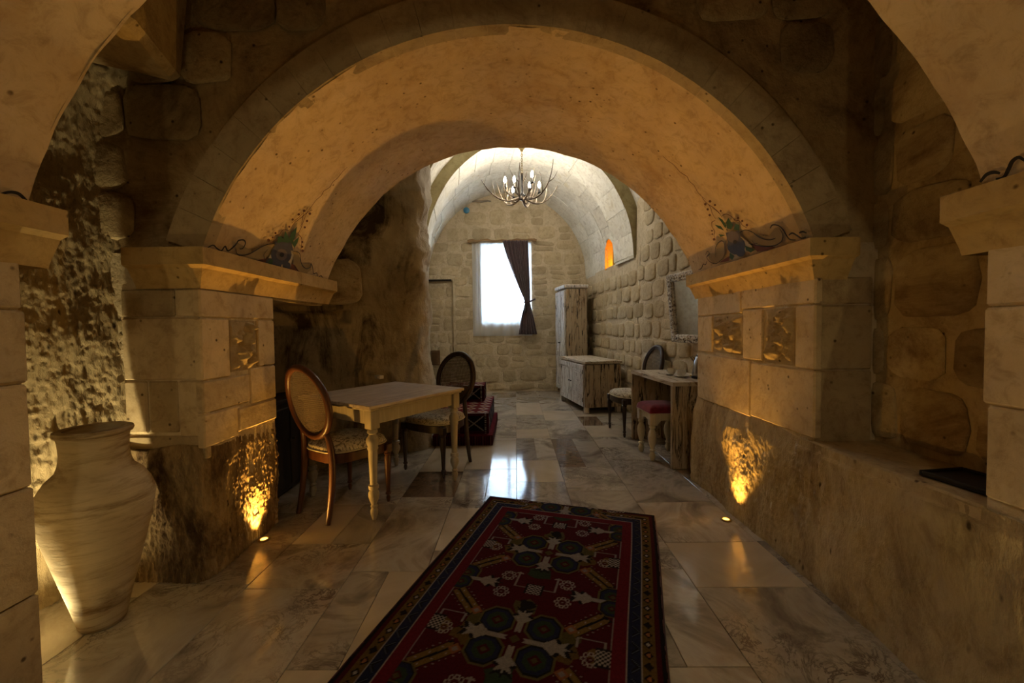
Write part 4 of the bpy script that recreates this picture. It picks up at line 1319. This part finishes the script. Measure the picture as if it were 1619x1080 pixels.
# motifs never run over the border: lay it again
bord = Paint(RW_, RL_, .005, RED)
def border(pp):
    pp.put((D >= .147) & (D < .205), RED*1.1)
    pp.put((D >= .142) & (D < .147), WHT*.75)
border(p)
rug_dir = Vector((.285, .958)).normalized()
RB_ = Vector((-.211, 3.028))                      # back corner by the reflection
ux = Vector((rug_dir.y, -rug_dir.x)); vy = -rug_dir
rug = tag(empty('oriental_rug', (RB_.x, RB_.y, 0)), 'dark red oriental rug with geometric motifs on the marble floor', 'rug')
def rfn(s, t):
    q = ux*(s*RW_)+vy*(t*RL_)
    x, y = q.x, q.y
    e = .004*math.sin(t*9)*(1 if s > .5 else .4)
    return (x+ux.x*e, y+ux.y*e, .0125+.0018*fr(s*5, t*9, 2))
colour_grid('pile', RW_, RL_, .005, p.img, 'rug_weave', rug, rfn, flip=True)
mb = MB()
ed = [rfn(0, t/30) for t in range(31)]+[rfn(s/16, 1) for s in range(1, 17)]+[rfn(1, 1-t/30) for t in range(1, 31)]+[rfn(1-s/16, 0) for s in range(1, 16)]
smooth_by_angle(mb.tube([(x, y, z_-.006) for x, y, z_ in ed], .007, 6, closed=True).build('binding', 'rug_edge', rug), 70)
mb = MB(); rr = random.Random(4)
for k in range(190):
    s_ = (k+.5)/190
    x, y, z_ = rfn(s_, 0); L = rr.uniform(.015, .034); j = rr.uniform(-.008, .008)
    q = Vector((x, y, .007))
    e = q-Vector((vy.x, vy.y, 0))*L+Vector((ux.x, ux.y, 0))*j; e.z = .003
    mb.tube([q, q.lerp(e, .5)+Vector((0, 0, .001)), e], [.0018, .0018, .001], 4)
fo = mb.build('fringe', 'fringe', rug); fo['kind'] = 'stuff'

# ------------------------------------------------------------------ kilim seat
ks = tag(empty('kilim_seat', (-.63, 4.42, 0)), 'low stepped seat covered in red kilim beside the rock wall', 'seat')
def kilim_box(name, x0, x1, y0, y1, z0, z1, style):
    wd, ht, dp = x1-x0, z1-z0, y1-y0
    st = .006
    def pat(a, b_):
        q = Paint(a, b_, st, (.055, .004, .008))
        if style == 'stripe':
            q.put((np.floor(q.U/.014) % 2) == 0, np.array((.020, .003, .004)))
            q.put((np.floor(q.U/.014) % 6) == 3, np.array((.12, .05, .045)))
            q.put(q.V > b_-.012, np.array((.085, .006, .012)))
        else:
            n = max(1, round(a/.30)); cw = a/n
            for k in range(n):
                o_ = k*cw
                q.rect(o_+.02, o_+cw-.02, .03, b_-.03, BLK*1.2)
                q.poly([(o_+cw*.30, b_/2), (o_+cw*.12, b_*.25), (o_+cw*.12, b_*.75)], (.07, .006, .01))
                q.line([(o_+.03, .035), (o_+cw-.06, b_-.035)], .012, WHT*.8); q.line([(o_+.03, b_-.035), (o_+cw-.06, .035)], .012, WHT*.8)
                q.ngon(o_+cw*.22, b_/2, .03, 4, ORG*.7)
                m_ = (np.abs(q.U-(o_+cw-.035)) < .008) & (np.floor(q.V/.010) % 2 == 0)
                q.put(m_, WHT)
        return q.img
    def pat_top(a, b_):
        q = Paint(a, b_, st, (.10, .008, .012))
        if style != 'stripe':
            n = max(1, round(a/.16)); cw = a/n
            for k in range(n):
                for j in range(max(1, round(b_/.16))):
                    q.ngon(k*cw+cw/2, .08+j*.16, .065, 4, WHT*1.1); q.ngon(k*cw+cw/2, .08+j*.16, .042, 4, ORG*1.3); q.ngon(k*cw+cw/2, .08+j*.16, .02, 4, (.10, .008, .012))
            q.put(q.V < .02, WHT)
        return q.img
    pu = lambda s, t: .012*math.sin(PI*s)*math.sin(PI*t)
    par = empty(name); par.parent = ks
    f_ = pat(wd, ht)
    colour_grid('front_cover', wd, ht, st, f_, 'kilim_weave', par, lambda s, t: (x0+wd*s, y0-pu(s, t), z0+ht*t))
    f_ = pat(dp, ht)
    colour_grid('side_cover', dp, ht, st, f_, 'kilim_weave', par, lambda s, t: (x1+pu(s, t), y0+dp*s, z0+ht*t))
    colour_grid('side_cover', dp, ht, st, f_, 'kilim_weave', par, lambda s, t: (x0-pu(s, t), y0+dp*s, z0+ht*t), flip=True)
    f_ = pat_top(wd, dp)
    colour_grid('top_cover', wd, dp, st, f_, 'kilim_weave', par, lambda s, t: (x0+wd*s, y0+dp*t, z1+pu(s, t)))
    f_ = pat(wd, ht)
    colour_grid('back_cover', wd, ht, st, f_, 'kilim_weave', par, lambda s, t: (x0+wd*s, y1+pu(s, t), z0+ht*t), flip=True)
    return par
kilim_box('base_mat', -.30, .36, -.02, 1.18, .002, .115, 'stripe')
kilim_box('seat_cushion', -.28, .315, .04, 1.16, .118, .345, 'cross')
kilim_box('bolster', -.27, .215, .70, 1.05, .36, .56, 'cross')

# ------------------------------------------------------------------ furniture on the right
def wall_frame(x, y, dx, dy):
    """empty at a near-left floor corner; local +Y runs along the front, +X into the wall"""
    return (x, y, 0), math.atan2(-dx, dy)
# low cabinet
loc, rz = wall_frame(1.007, 5.962, -.19, .98)
db = tag(empty('sideboard', loc, rz), 'low sideboard in scraped white paint with carved doors by the stone wall', 'sideboard')
DL, DD, DH = 1.25, .59, .78
MB().box((DD/2, DL/2, .41), (DD-.03, DL-.03, .64), .004).build('body', 'old_paint_dark', db)
for k in range(4): MB().box((DD*(k+.5)/4, DL/2, DH-.02), (DD/4-.003, DL+.02, .038), .004).build('plank', 'old_paint_top', db)
for k in range(5): MB().box((.03+(DD-.05)*(k+.5)/5, .010, .41), ((DD-.05)/5-.003, .016, .64), .002).build('side_board', 'old_paint_dark', db)
for a in (.04, DD-.05):
    for b_ in (.045, DL-.045): MB().box((a, b_, .045), (.07, .07, .09), .006).build('foot', 'old_paint', db)
for k in range(2):
    y0 = .05+k*(DL-.1)/2; y1 = y0+(DL-.1)/2-.006; ym = (y0+y1)/2; wd = y1-y0
    d = MB().box((.008, ym, .41), (.018, wd, .62), .003).build('door', 'old_paint_white', db)
    for (yy, zz, sy, sz) in ((y0+.035, .41, .07, .62), (y1-.035, .41, .07, .62), (ym, .135, wd-.14, .07), (ym, .685, wd-.14, .07)):
        MB().box((-.006, yy, zz), (.014, sy, sz), .003).build('rail', 'old_paint_white', d)
    MB().box((-.004, ym, .41), (.012, wd-.20, .42), .005).build('panel', 'old_paint_white', d)
    if k == 0:
        mbl = MB()
        for q in range(11):
            for r_ in range(15): mbl.box((-.011, ym-.13+q*.026, .23+r_*.026), (.006, .016, .016), .002, )
        lo = mbl.build('carving', 'old_paint_white', d); lo['kind'] = 'stuff'
    for zz in (.20, .62): MB().box((-.014, y0+.012 if k == 0 else y1-.012, zz), (.006, .022, .06), .001).build('hinge', 'iron', d)
    smooth_by_angle(MB().lathe([(0, 0), (.006, 0), (.006, .012), (.013, .02), (0, .028)], 10, M=Matrix.Translation((-.012, y1-.04 if k == 0 else y0+.04, .43)) @ Matrix.Rotation(-PI/2, 4, 'Y')).build('knob', 'iron', d), 40)
# wardrobe
loc, rz = wall_frame(.905, 7.47, -.17, .98)
wb = tag(empty('wardrobe', loc, rz), 'tall narrow wardrobe in scraped white and brown paint by the end wall', 'wardrobe')
WL, WD, WH = .64, .44, 2.10
MB().box((WD/2+.01, WL/2, 1.04), (WD-.03, WL-.03, 1.92), .004).build('body', 'old_paint_dark', wb)
for k in range(4): MB().box((.03+(WD-.05)*(k+.5)/4, .009, 1.04), ((WD-.05)/4-.003, .014, 1.92), .002).build('side_board', 'old_paint_dark', wb)
MB().box((WD/2, WL/2, WH-.055), (WD+.03, WL+.03, .07), .012).build('cornice', 'old_paint_white', wb)
mbl = MB()
for k in range(16): mbl.box((.02+(WD-.04)*(k+.5)/16, -.017, WH-.055), (.014, .008, .035), .002)
co = mbl.build('carving', 'old_paint_white', wb); co['kind'] = 'stuff'
for a in (.05, WD-.04):
    for b_ in (.045, WL-.045): MB().box((a, b_, .04), (.06, .06, .08), .006).build('foot', 'old_paint_dark', wb)
for k in range(2):
    y0 = .02+k*(WL-.04)/2; y1 = y0+(WL-.04)/2-.005; ym = (y0+y1)/2; wd = y1-y0
    d = MB().box((.010, ym, 1.04), (.018, wd, 1.86), .003).build('door', 'old_paint_white', wb)
    for (yy, zz, sy, sz) in ((y0+.03, 1.04, .06, 1.86), (y1-.03, 1.04, .06, 1.86), (ym, .145, wd-.12, .07), (ym, 1.935, wd-.12, .07), (ym, .80, wd-.12, .07)):
        MB().box((-.004, yy, zz), (.014, sy, sz), .003).build('rail', 'old_paint_white', d)
    for (zz, sz) in ((1.37, .98), (.47, .52)): MB().box((-.002, ym, zz), (.012, wd-.16, sz), .005).build('panel', 'old_paint_white', d)
    for zz in (.35, 1.70): MB().box((-.012, y0+.010 if k == 0 else y1-.010, zz), (.006, .020, .08), .001).build('hinge', 'iron', d)
    smooth_by_angle(MB().lathe([(0, 0), (.006, 0), (.006, .012), (.013, .02), (0, .028)], 10, M=Matrix.Translation((-.010, y1-.03 if k == 0 else y0+.03, 1.0)) @ Matrix.Rotation(-PI/2, 4, 'Y')).build('knob', 'iron', d), 40)
# desk
loc, rz = wall_frame(1.385, 3.60, -.066, .998)
dk = tag(empty('desk', loc, rz), 'plain desk of scraped wooden planks with solid sides by the pier', 'desk')
KL, KD, KH = 1.05, .50, .785
for k in range(3): MB().box((KD*(k+.5)/3, KL/2, KH-.019), (KD/3-.0025, KL+.015, .038), .003).build('plank', 'old_paint_top', dk)
for y in (.022, KL-.022):
    for k in range(3): MB().box((KD*(k+.5)/3, y, (KH-.038)/2), (KD/3-.002, .040, KH-.038), .003).build('side_board', 'old_paint_dark', dk)
MB().box((KD-.02, KL/2, .52), (.02, KL-.09, .42), .002).build('back_panel', 'old_paint_dark', dk)
# stool
stl = tag(empty('stool', (1.425, 4.01, 0), math.radians(4)), 'cream stool with bulbous turned legs and burgundy cushion under the desk', 'stool')
SW = .345
for (a, b_, c, d) in ((0, 1, SW-.07, .02), (0, -1, SW-.07, .02), (1, 0, .02, SW-.07), (-1, 0, .02, SW-.07)):
    ap = MB()
    prof = [(-.5, 0), (-.36, .0), (-.22, .045), (0, .055), (.22, .045), (.36, 0), (.5, 0)]
    L = SW-.07
    vs = []; fs = []
    for (u, e) in prof:
        for zz in (.335+e, .445):
            for o_ in (-.010, .010):
                vs.append((u*L, o_+b_*(SW/2-.03), zz) if b_ else (o_+a*(SW/2-.03), u*L, zz))
    for i in range(len(prof)-1):
        q = i*4
        fs += [(q, q+4, q+6, q+2), (q+1, q+3, q+7, q+5), (q, q+1, q+5, q+4), (q+2, q+6, q+7, q+3)]
    fs += [(0, 2, 3, 1), (len(vs)-4, len(vs)-3, len(vs)-1, len(vs)-2)]
    ap.add(vs, fs).build('apron', 'cream_paint', stl)
SPROF = [(0, .020), (.03, .030), (.08, .030), (.10, .020), (.15, .026), (.22, .036), (.34, .042), (.48, .036), (.62, .022), (.68, .017), (.70, .028), (.74, .028), (.76, .018), (.82, .026), (.88, .032), (.94, .026), (1.0, .018)]
for a in (-1, 1):
    for b_ in (-1, 1):
        o = smooth_by_angle(turned(.445, .062, .105, SPROF).build('leg', 'cream_paint', stl), 50)
        o.location = (a*(SW/2-.032), b_*(SW/2-.032), 0)
MB().box((0, 0, .452), (SW+.01, SW+.01, .014), .004).build('seat_board', 'cream_paint', stl)
def fn(s, t):
    x, y = (s-.5)*2, (t-.5)*2
    e = max(abs(x), abs(y))
    hgt = .075*(1-e**5)**.5 if e < 1 else 0
    return (x*(SW/2+.008), y*(SW/2+.008), .459+hgt)
sheet('cushion', fn, 28, 28, 'burgundy', stl)

# things on the desk
def on_desk(u, v): 
    q = Matrix.Rotation(dk.rotation_euler.z, 4, 'Z') @ Vector((u, v, 0))
    return (dk.location.x+q.x, dk.location.y+q.y, KH+.0015)
def cup_set(u, v, lab, rot, mirror_handle=1):
    lc = on_desk(u, v)
    sa_ = tag(empty('saucer', lc), 'white saucer '+lab, 'saucer', None)
    smooth_by_angle(MB().lathe([(.0, 0), (.042, 0), (.045, .003), (.062, .009), (.078, .016), (.076, .018), (.058, .012), (.040, .007), (0, .007)], 28).build('dish', 'porcelain', sa_), 50)
    cu = tag(empty('coffee_cup', (lc[0], lc[1], lc[2]+.0085), rot), 'small white coffee cup '+lab, 'cup', None)
    smooth_by_angle(MB().lathe([(.0, 0), (.022, 0), (.024, .004), (.034, .016), (.041, .038), (.043, .060), (.040, .060), (.037, .038), (.030, .016), (.0, .008)], 26).build('bowl', 'porcelain', cu), 50)
    smooth_by_angle(MB().tube(bez([(.038, 0, .050), (.068, 0, .058), (.066, 0, .018), (.033, 0, .018)], 10), .0045, 8).build('handle', 'porcelain', cu), 70)
cup_set(.25, .345, 'beside the kettle on the desk', .4)
cup_set(.235, .52, 'on the desk away from the kettle', 2.2)
lc = on_desk(.385, .225)
kt = tag(empty('kettle', lc, -.6), 'brushed steel kettle with black base and handle on the desk', 'kettle')
smooth_by_angle(MB().lathe([(0, 0), (.085, 0), (.088, .006), (.085, .022), (0, .022)], 28).build('base', 'black_plastic', kt), 40)
smooth_by_angle(MB().lathe([(0, .023), (.080, .023), (.082, .035), (.074, .10), (.062, .17), (.052, .205), (.048, .208), (0, .208)], 30).build('body', 'steel', kt), 40)
smooth_by_angle(MB().lathe([(0, .209), (.047, .209), (.042, .222), (.014, .228), (.012, .240), (.016, .250), (0, .253)], 22).build('lid', 'black_plastic', kt), 40)
smooth_by_angle(MB().tube(bez([(.055, 0, .20), (.11, 0, .235), (.145, 0, .15), (.115, 0, .06), (.08, 0, .05)], 14), .011, 8).build('handle', 'black_plastic', kt), 70)
smooth_by_angle(MB().tube([(-.052, 0, .165), (-.075, 0, .185), (-.090, 0, .205)], [.022, .016, .011], 10).build('spout', 'steel', kt), 60)
lc = on_desk(.385, .40)
sg = tag(empty('sugar_packet', (lc[0], lc[1], lc[2]), .5), 'yellow paper sugar packet on the desk between the cups', 'packet')
MB().box((0, 0, .006), (.06, .035, .011), .005).build('packet', 'yellow_paper', sg)
MB().box((.034, 0, .006), (.008, .035, .003), .001).build('crimp', 'yellow_paper', sg)

# mirror on the right wall
mdir = Vector((-.185, 1, 0)).normalized(); mn = Vector((-mdir.y, mdir.x, 0)); mo = ORW+rd*((3.72-3.3)/rd.y)+rn*.065
M0 = Matrix(((mdir.x, 0, mn.x, mo.x), (mdir.y, 0, mn.y, mo.y), (0, 1, 0, 1.11), (0, 0, 0, 1)))
mr = empty('wall_mirror'); mr.matrix_world = M0 @ Matrix.Rotation(math.radians(5), 4, 'X')
tag(mr, 'wall mirror in a carved white and black distressed frame above the desk', 'mirror')
ML, MH, MF = .80, .735, .085
for (u, v, du, dv, ax) in ((MF/2, MH/2, MF, MH, 1), (ML-MF/2, MH/2, MF, MH, 1), (ML/2, MF/2, ML-2*MF, MF, 0), (ML/2, MH-MF/2, ML-2*MF, MF, 0)):
    f_ = MB().box((u, v, 0), (du, dv, .045), .010).build('frame_rail', 'frame_paint', mr)
    mbl = MB(); L = dv if ax else du; n = int(L/.045)
    for k in range(n):
        t = (k+.5)/n*L-L/2
        cx_, cy_ = (u, v+t) if ax else (u+t, v)
        mbl.lathe([(.017, .0), (.013, .007), (.005, .009), (0, .010)], 8, c=(cx_, cy_, .0225), cap=False)
    cv = mbl.build('carving', 'frame_paint', f_); cv['kind'] = 'stuff'
MB().box((ML/2, MH/2, -.006), (ML-2*MF+.01, MH-2*MF+.01, .006)).build('glass', 'mirror_glass', mr)

# ------------------------------------------------------------------ clay jar
jar = tag(empty('clay_jar', (-1.845, 1.735, 0)), 'tall pale clay jar with a wide neck in the corner by the rock wall', 'jar')
JP = [(.0, 0), (.070, 0), (.078, .012), (.095, .09), (.120, .20), (.150, .32), (.176, .43), (.192, .52), (.194, .565), (.182, .615), (.155, .660), (.125, .695), (.114, .725), (.110, .770), (.112, .82), (.115, .845)]
smooth_by_angle(MB().lathe([(r*(1+.01*math.sin(z_*70)), z_) for r, z_ in JP], 48, cap=False).build('body', 'clay', jar), 60)
smooth_by_angle(MB().lathe([(.115, .843), (.125, .846), (.129, .856), (.126, .868), (.116, .872), (.097, .868), (.092, .84), (.090, .70), (.13, .62), (.0, .50)], 48, cap=False).build('rim', 'clay', jar), 40)

# black tray on the sill
tr_ = tag(empty('tray', (1.67, 1.475, .692), .15), 'flat black tray lying on the stone sill of the niche', 'tray')
MB().box((0, 0, .006), (.20, .22, .010), .003).build('base', 'tray_black', tr_)
for (a, b_, c, d) in ((0, .105, .20, .010), (0, -.105, .20, .010), (.095, 0, .010, .20), (-.095, 0, .010, .20)):
    MB().box((a, b_, .015), (c, d, .014), .003).build('edge', 'tray_black', tr_)

# ------------------------------------------------------------------ painted ornament on the arch soffits
def on_arch(x, y, off=.004):
    """where the sight line of a photo pixel meets the arch cylinder"""
    d = CF+CR*((x-CX)/F)+CU*((CY-y)/F)
    a = d.x**2+d.z**2; b_ = -d.x*AXC*1+d.z*(CH-AZC); c = AXC**2+(CH-AZC)**2-AR**2
    t = (-b_+math.sqrt(max(0, b_*b_-a*c)))/a
    q = CP+d*t
    n = Vector((AXC-q.x, 0, AZC-q.z)).normalized()
    return q+n*(off+.010), n
def ribbon(mb, P, wdt, off=.004):
    # smooth the polyline
    Q = []
    V = [Vector(p_) for p_ in P]
    for i in range(len(V)-1):
        p0, p1, p2, p3 = V[max(i-1, 0)], V[i], V[i+1], V[min(i+2, len(V)-1)]
        for k in range(4):
            t = k/4
            Q.append(0.5*((2*p1)+(p2-p0)*t+(2*p0-5*p1+4*p2-p3)*t*t+(3*p1-p0-3*p2+p3)*t**3))
    Q.append(V[-1])
    W = [on_arch(q.x, q.y, off) for q in Q]
    vs = []; fs = []
    for i, (q, n) in enumerate(W):
        t = (W[min(i+1, len(W)-1)][0]-W[max(i-1, 0)][0])
        if t.length < 1e-6: t = Vector((0, 1, 0))
        t.normalize(); s_ = t.cross(n)*wdt/2*(.55+.45*math.sin(PI*(i+.5)/len(W)))
        vs += [q-s_, q+s_]
    for i in range(len(W)-1): fs.append((2*i, 2*i+1, 2*i+3, 2*i+2))
    mb.add(vs, fs)
def patch(mb, P, off=.005):
    c = Vector((sum(q[0] for q in P)/len(P), sum(q[1] for q in P)/len(P)))
    vs = [on_arch(c.x, c.y, off)[0]]+[on_arch(x, y, off)[0] for x, y in P]
    n = len(P)
    mb.add(vs, [(0, 1+i, 1+(i+1) % n) for i in range(n)])
def circ(x, y, r, n=10): return [(x+r*math.cos(2*PI*k/n), y+r*math.sin(2*PI*k/n)) for k in range(n)]
def mural(name, T, S, label):
    t = tag(empty(name), label, 'painting')
    order = ['grey', 'tan', 'red', 'cream', 'blue', 'mauve', 'green', 'black', 'brown']
    for i, cn in enumerate(order):
        mb = MB(); off = .003+.0012*i
        one = cn in ('tan', 'red', 'green', 'blue')
        nm0 = {'tan': 'scroll', 'red': 'scroll_shade', 'green': 'leaf', 'blue': 'petal'}.get(cn)
        for P in S.get(cn, []):
            if one:
                m1_ = MB(); patch(m1_, [T(*q) for q in P], off); m1_.build(nm0, 'paint_'+cn, t); off += .0001
            else: patch(mb, [T(*q) for q in P], off)
        for (P, wd) in S.get(cn+'_line', []): ribbon(mb, [T(*q) for q in P], wd, off)
        nm = {'grey': 'ground_band', 'tan': 'scroll', 'red': 'scroll_shade', 'cream': 'highlight', 'blue': 'flower', 'mauve': 'flower_heart', 'green': 'leaves', 'black': 'outline', 'brown': 'vine'}[cn]
        if mb.v:
            o = mb.build(nm, 'paint_'+cn, t)
            if cn in ('brown', 'black'): o['kind'] = 'stuff'
    return t
TLm = lambda x, y: (300+x/4.908, 260+y/4.908)
SL = dict(
    tan=[[(330, 600), (355, 600), (375, 660), (440, 690), (500, 655), (560, 620), (650, 612), (620, 680), (560, 730), (470, 735), (390, 715), (345, 680)],
         [(785, 670), (820, 665), (840, 720), (860, 780), (900, 800), (925, 770), (930, 810), (890, 845), (830, 825), (790, 770)]],
    red=[[(390, 725), (470, 742), (560, 725), (600, 720), (590, 765), (520, 765), (440, 745)], [(765, 760), (800, 775), (830, 820), (870, 848), (800, 830), (755, 810)]],
    cream=[[(560, 770), (640, 640), (740, 640), (790, 690), (765, 790), (720, 805), (640, 795)]],
    blue=[circ(690, 690, 82, 14), [(640, 590), (770, 585), (785, 660), (640, 660)], circ(600, 752, 34), circ(655, 772, 36), circ(733, 780, 32)],
    mauve=[circ(692, 692, 46, 12)],
    green=[[(655, 600), (662, 552), (690, 545), (720, 585)], [(700, 590), (720, 505), (750, 560), (745, 600)], [(745, 590), (765, 520), (812, 470), (800, 540), (775, 600)], [(770, 600), (830, 548), (815, 600), (790, 640)], [(575, 760), (600, 725), (625, 735), (610, 780)]],
    black=[circ(692, 692, 18, 8)],
    black_line=[([(100, 640), (150, 615), (180, 640), (215, 660), (245, 625), (270, 660), (330, 610), (350, 580), (390, 575), (405, 600), (385, 640), (360, 645)], .010),
                ([(330, 640), (345, 690), (420, 690), (480, 660), (540, 625), (600, 605), (650, 610)], .007), ([(345, 690), (400, 725), (500, 740), (560, 735)], .006), ([(560, 735), (550, 690), (580, 650)], .005),
                ([(780, 665), (830, 680), (845, 760), (880, 800), (915, 790), (920, 760), (935, 800), (940, 840), (965, 835), (975, 870), (1000, 855), (1015, 885)], .008), ([(790, 780), (830, 830), (890, 850)], .006)],
    brown=[circ(865, 345, 11, 8), circ(910, 367, 11, 8), circ(823, 373, 10, 8), circ(775, 413, 10, 8), circ(888, 425, 10, 8), circ(870, 475, 9, 8), circ(748, 470, 9, 8), circ(640, 520, 9, 8), circ(850, 590, 9, 8), circ(850, 628, 9, 8), circ(585, 575, 12, 8), circ(852, 660, 12, 8), circ(618, 555, 8, 8)],
    brown_line=[([(1205, 0), (1165, 40), (1130, 85), (1090, 120), (1065, 160), (1020, 190), (1000, 225), (960, 260), (930, 300), (895, 345)], .006), ([(930, 340), (895, 355), (840, 400), (790, 440), (750, 500)], .006), ([(895, 345), (870, 400), (840, 480), (820, 520)], .006),
                ([(860, 360), (820, 400), (780, 430)], .005), ([(860, 350), (850, 430), (835, 470)], .005), ([(745, 500), (700, 495), (670, 530), (640, 540), (620, 585), (590, 600)], .006), ([(820, 530), (845, 560), (845, 610), (840, 650), (835, 670)], .006), ([(890, 315), (885, 340)], .005)])
mural('painted_ornament', TLm, SL, 'painted blue flower with green leaves and scrolls on the arch above the jar side impost')
TRm = lambda x, y: (1040+x/5.4, 240+y/5.4)
SR = dict(
    tan=[[(780, 715), (840, 690), (940, 730), (1020, 730), (1050, 680), (1020, 640), (1060, 630), (1100, 690), (1080, 760), (1000, 795), (880, 790), (800, 760)], [(440, 860), (470, 880), (510, 890), (520, 760), (580, 770), (590, 860), (560, 920), (490, 945), (455, 915)]],
    red=[[(820, 770), (880, 795), (1000, 800), (1030, 805), (960, 835), (870, 845)], [(540, 940), (600, 900), (635, 880), (625, 925)]],
    cream=[[(640, 820), (690, 690), (770, 740), (830, 800), (730, 885), (665, 915), (640, 910)]],
    blue=[circ(690, 790, 80, 14), [(600, 680), (720, 660), (735, 760), (620, 770)], circ(730, 850, 40)],
    mauve=[circ(665, 715, 52, 12)],
    green=[[(600, 640), (535, 540), (575, 565), (610, 615)], [(615, 640), (605, 590), (625, 550), (665, 610), (650, 650)], [(590, 660), (540, 640), (510, 610), (560, 620)], [(670, 650), (690, 600), (720, 610), (720, 660)], [(600, 700), (540, 690), (560, 715)], [(770, 790), (860, 825), (820, 850), (780, 830)], [(640, 850), (680, 880), (660, 915), (635, 895)]],
    black=[circ(685, 758, 18, 8)],
    black_line=[([(990, 640), (1010, 610), (1060, 615), (1100, 650), (1130, 700), (1160, 735), (1210, 740)], .010), ([(1150, 700), (1180, 680), (1220, 700), (1260, 725), (1300, 715)], .010), ([(1240, 680), (1270, 668), (1305, 680)], .010),
                ([(720, 680), (770, 655), (830, 670), (900, 720), (980, 740), (1035, 725)], .007), ([(800, 770), (880, 790), (1000, 795), (1080, 760), (1100, 700), (1070, 640)], .006), ([(830, 740), (850, 770), (880, 770)], .005),
                ([(430, 870), (445, 840), (465, 860), (440, 890), (470, 930), (520, 945), (570, 910)], .007), ([(440, 925), (430, 955), (410, 950), (395, 985), (370, 1000)], .007), ([(515, 890), (520, 800), (560, 750), (590, 755)], .006)],
    brown=[circ(470, 405, 12, 8), circ(430, 430, 12, 8), circ(513, 437, 10, 8), circ(450, 475, 11, 8), circ(563, 488, 9, 8), circ(467, 525, 11, 8), circ(713, 550, 11, 8), circ(750, 575, 10, 8), circ(790, 610, 12, 8), circ(487, 660, 8, 8), circ(490, 690, 8, 8), circ(505, 735, 12, 8)],
    brown_line=[([(60, 10), (100, 50), (145, 80), (180, 115), (215, 155), (270, 190), (290, 230), (330, 265), (355, 310), (380, 345), (430, 390)], .006), ([(400, 370), (440, 420), (500, 460), (545, 500), (575, 545)], .006), ([(430, 410), (470, 450), (490, 510), (520, 560)], .006),
                ([(490, 460), (530, 490), (560, 520)], .005), ([(575, 530), (610, 515), (660, 540), (690, 575), (720, 570), (750, 610), (790, 635)], .006), ([(515, 570), (485, 590), (490, 630), (510, 665), (505, 700), (520, 745)], .006)])
mural('painted_ornament', TRm, SR, 'painted blue flower with green leaves and scrolls on the arch above the desk side impost')
I_ = lambda x, y: (x, y)
mural('painted_scroll', I_, dict(black_line=[([(1560, 284), (1570, 272), (1582, 268), (1592, 270)], .011), ([(1585, 279), (1598, 276), (1606, 262), (1612, 250), (1622, 244), (1632, 250)], .011)]), 'black painted scroll on the overhead arch above the sill')
mural('painted_scroll', I_, dict(black_line=[([(-12, 304), (4, 300), (18, 302), (28, 310), (34, 316)], .010), ([(-6, 312), (8, 309), (14, 316)], .008)]), 'black painted scroll on the overhead arch above the jar pier')
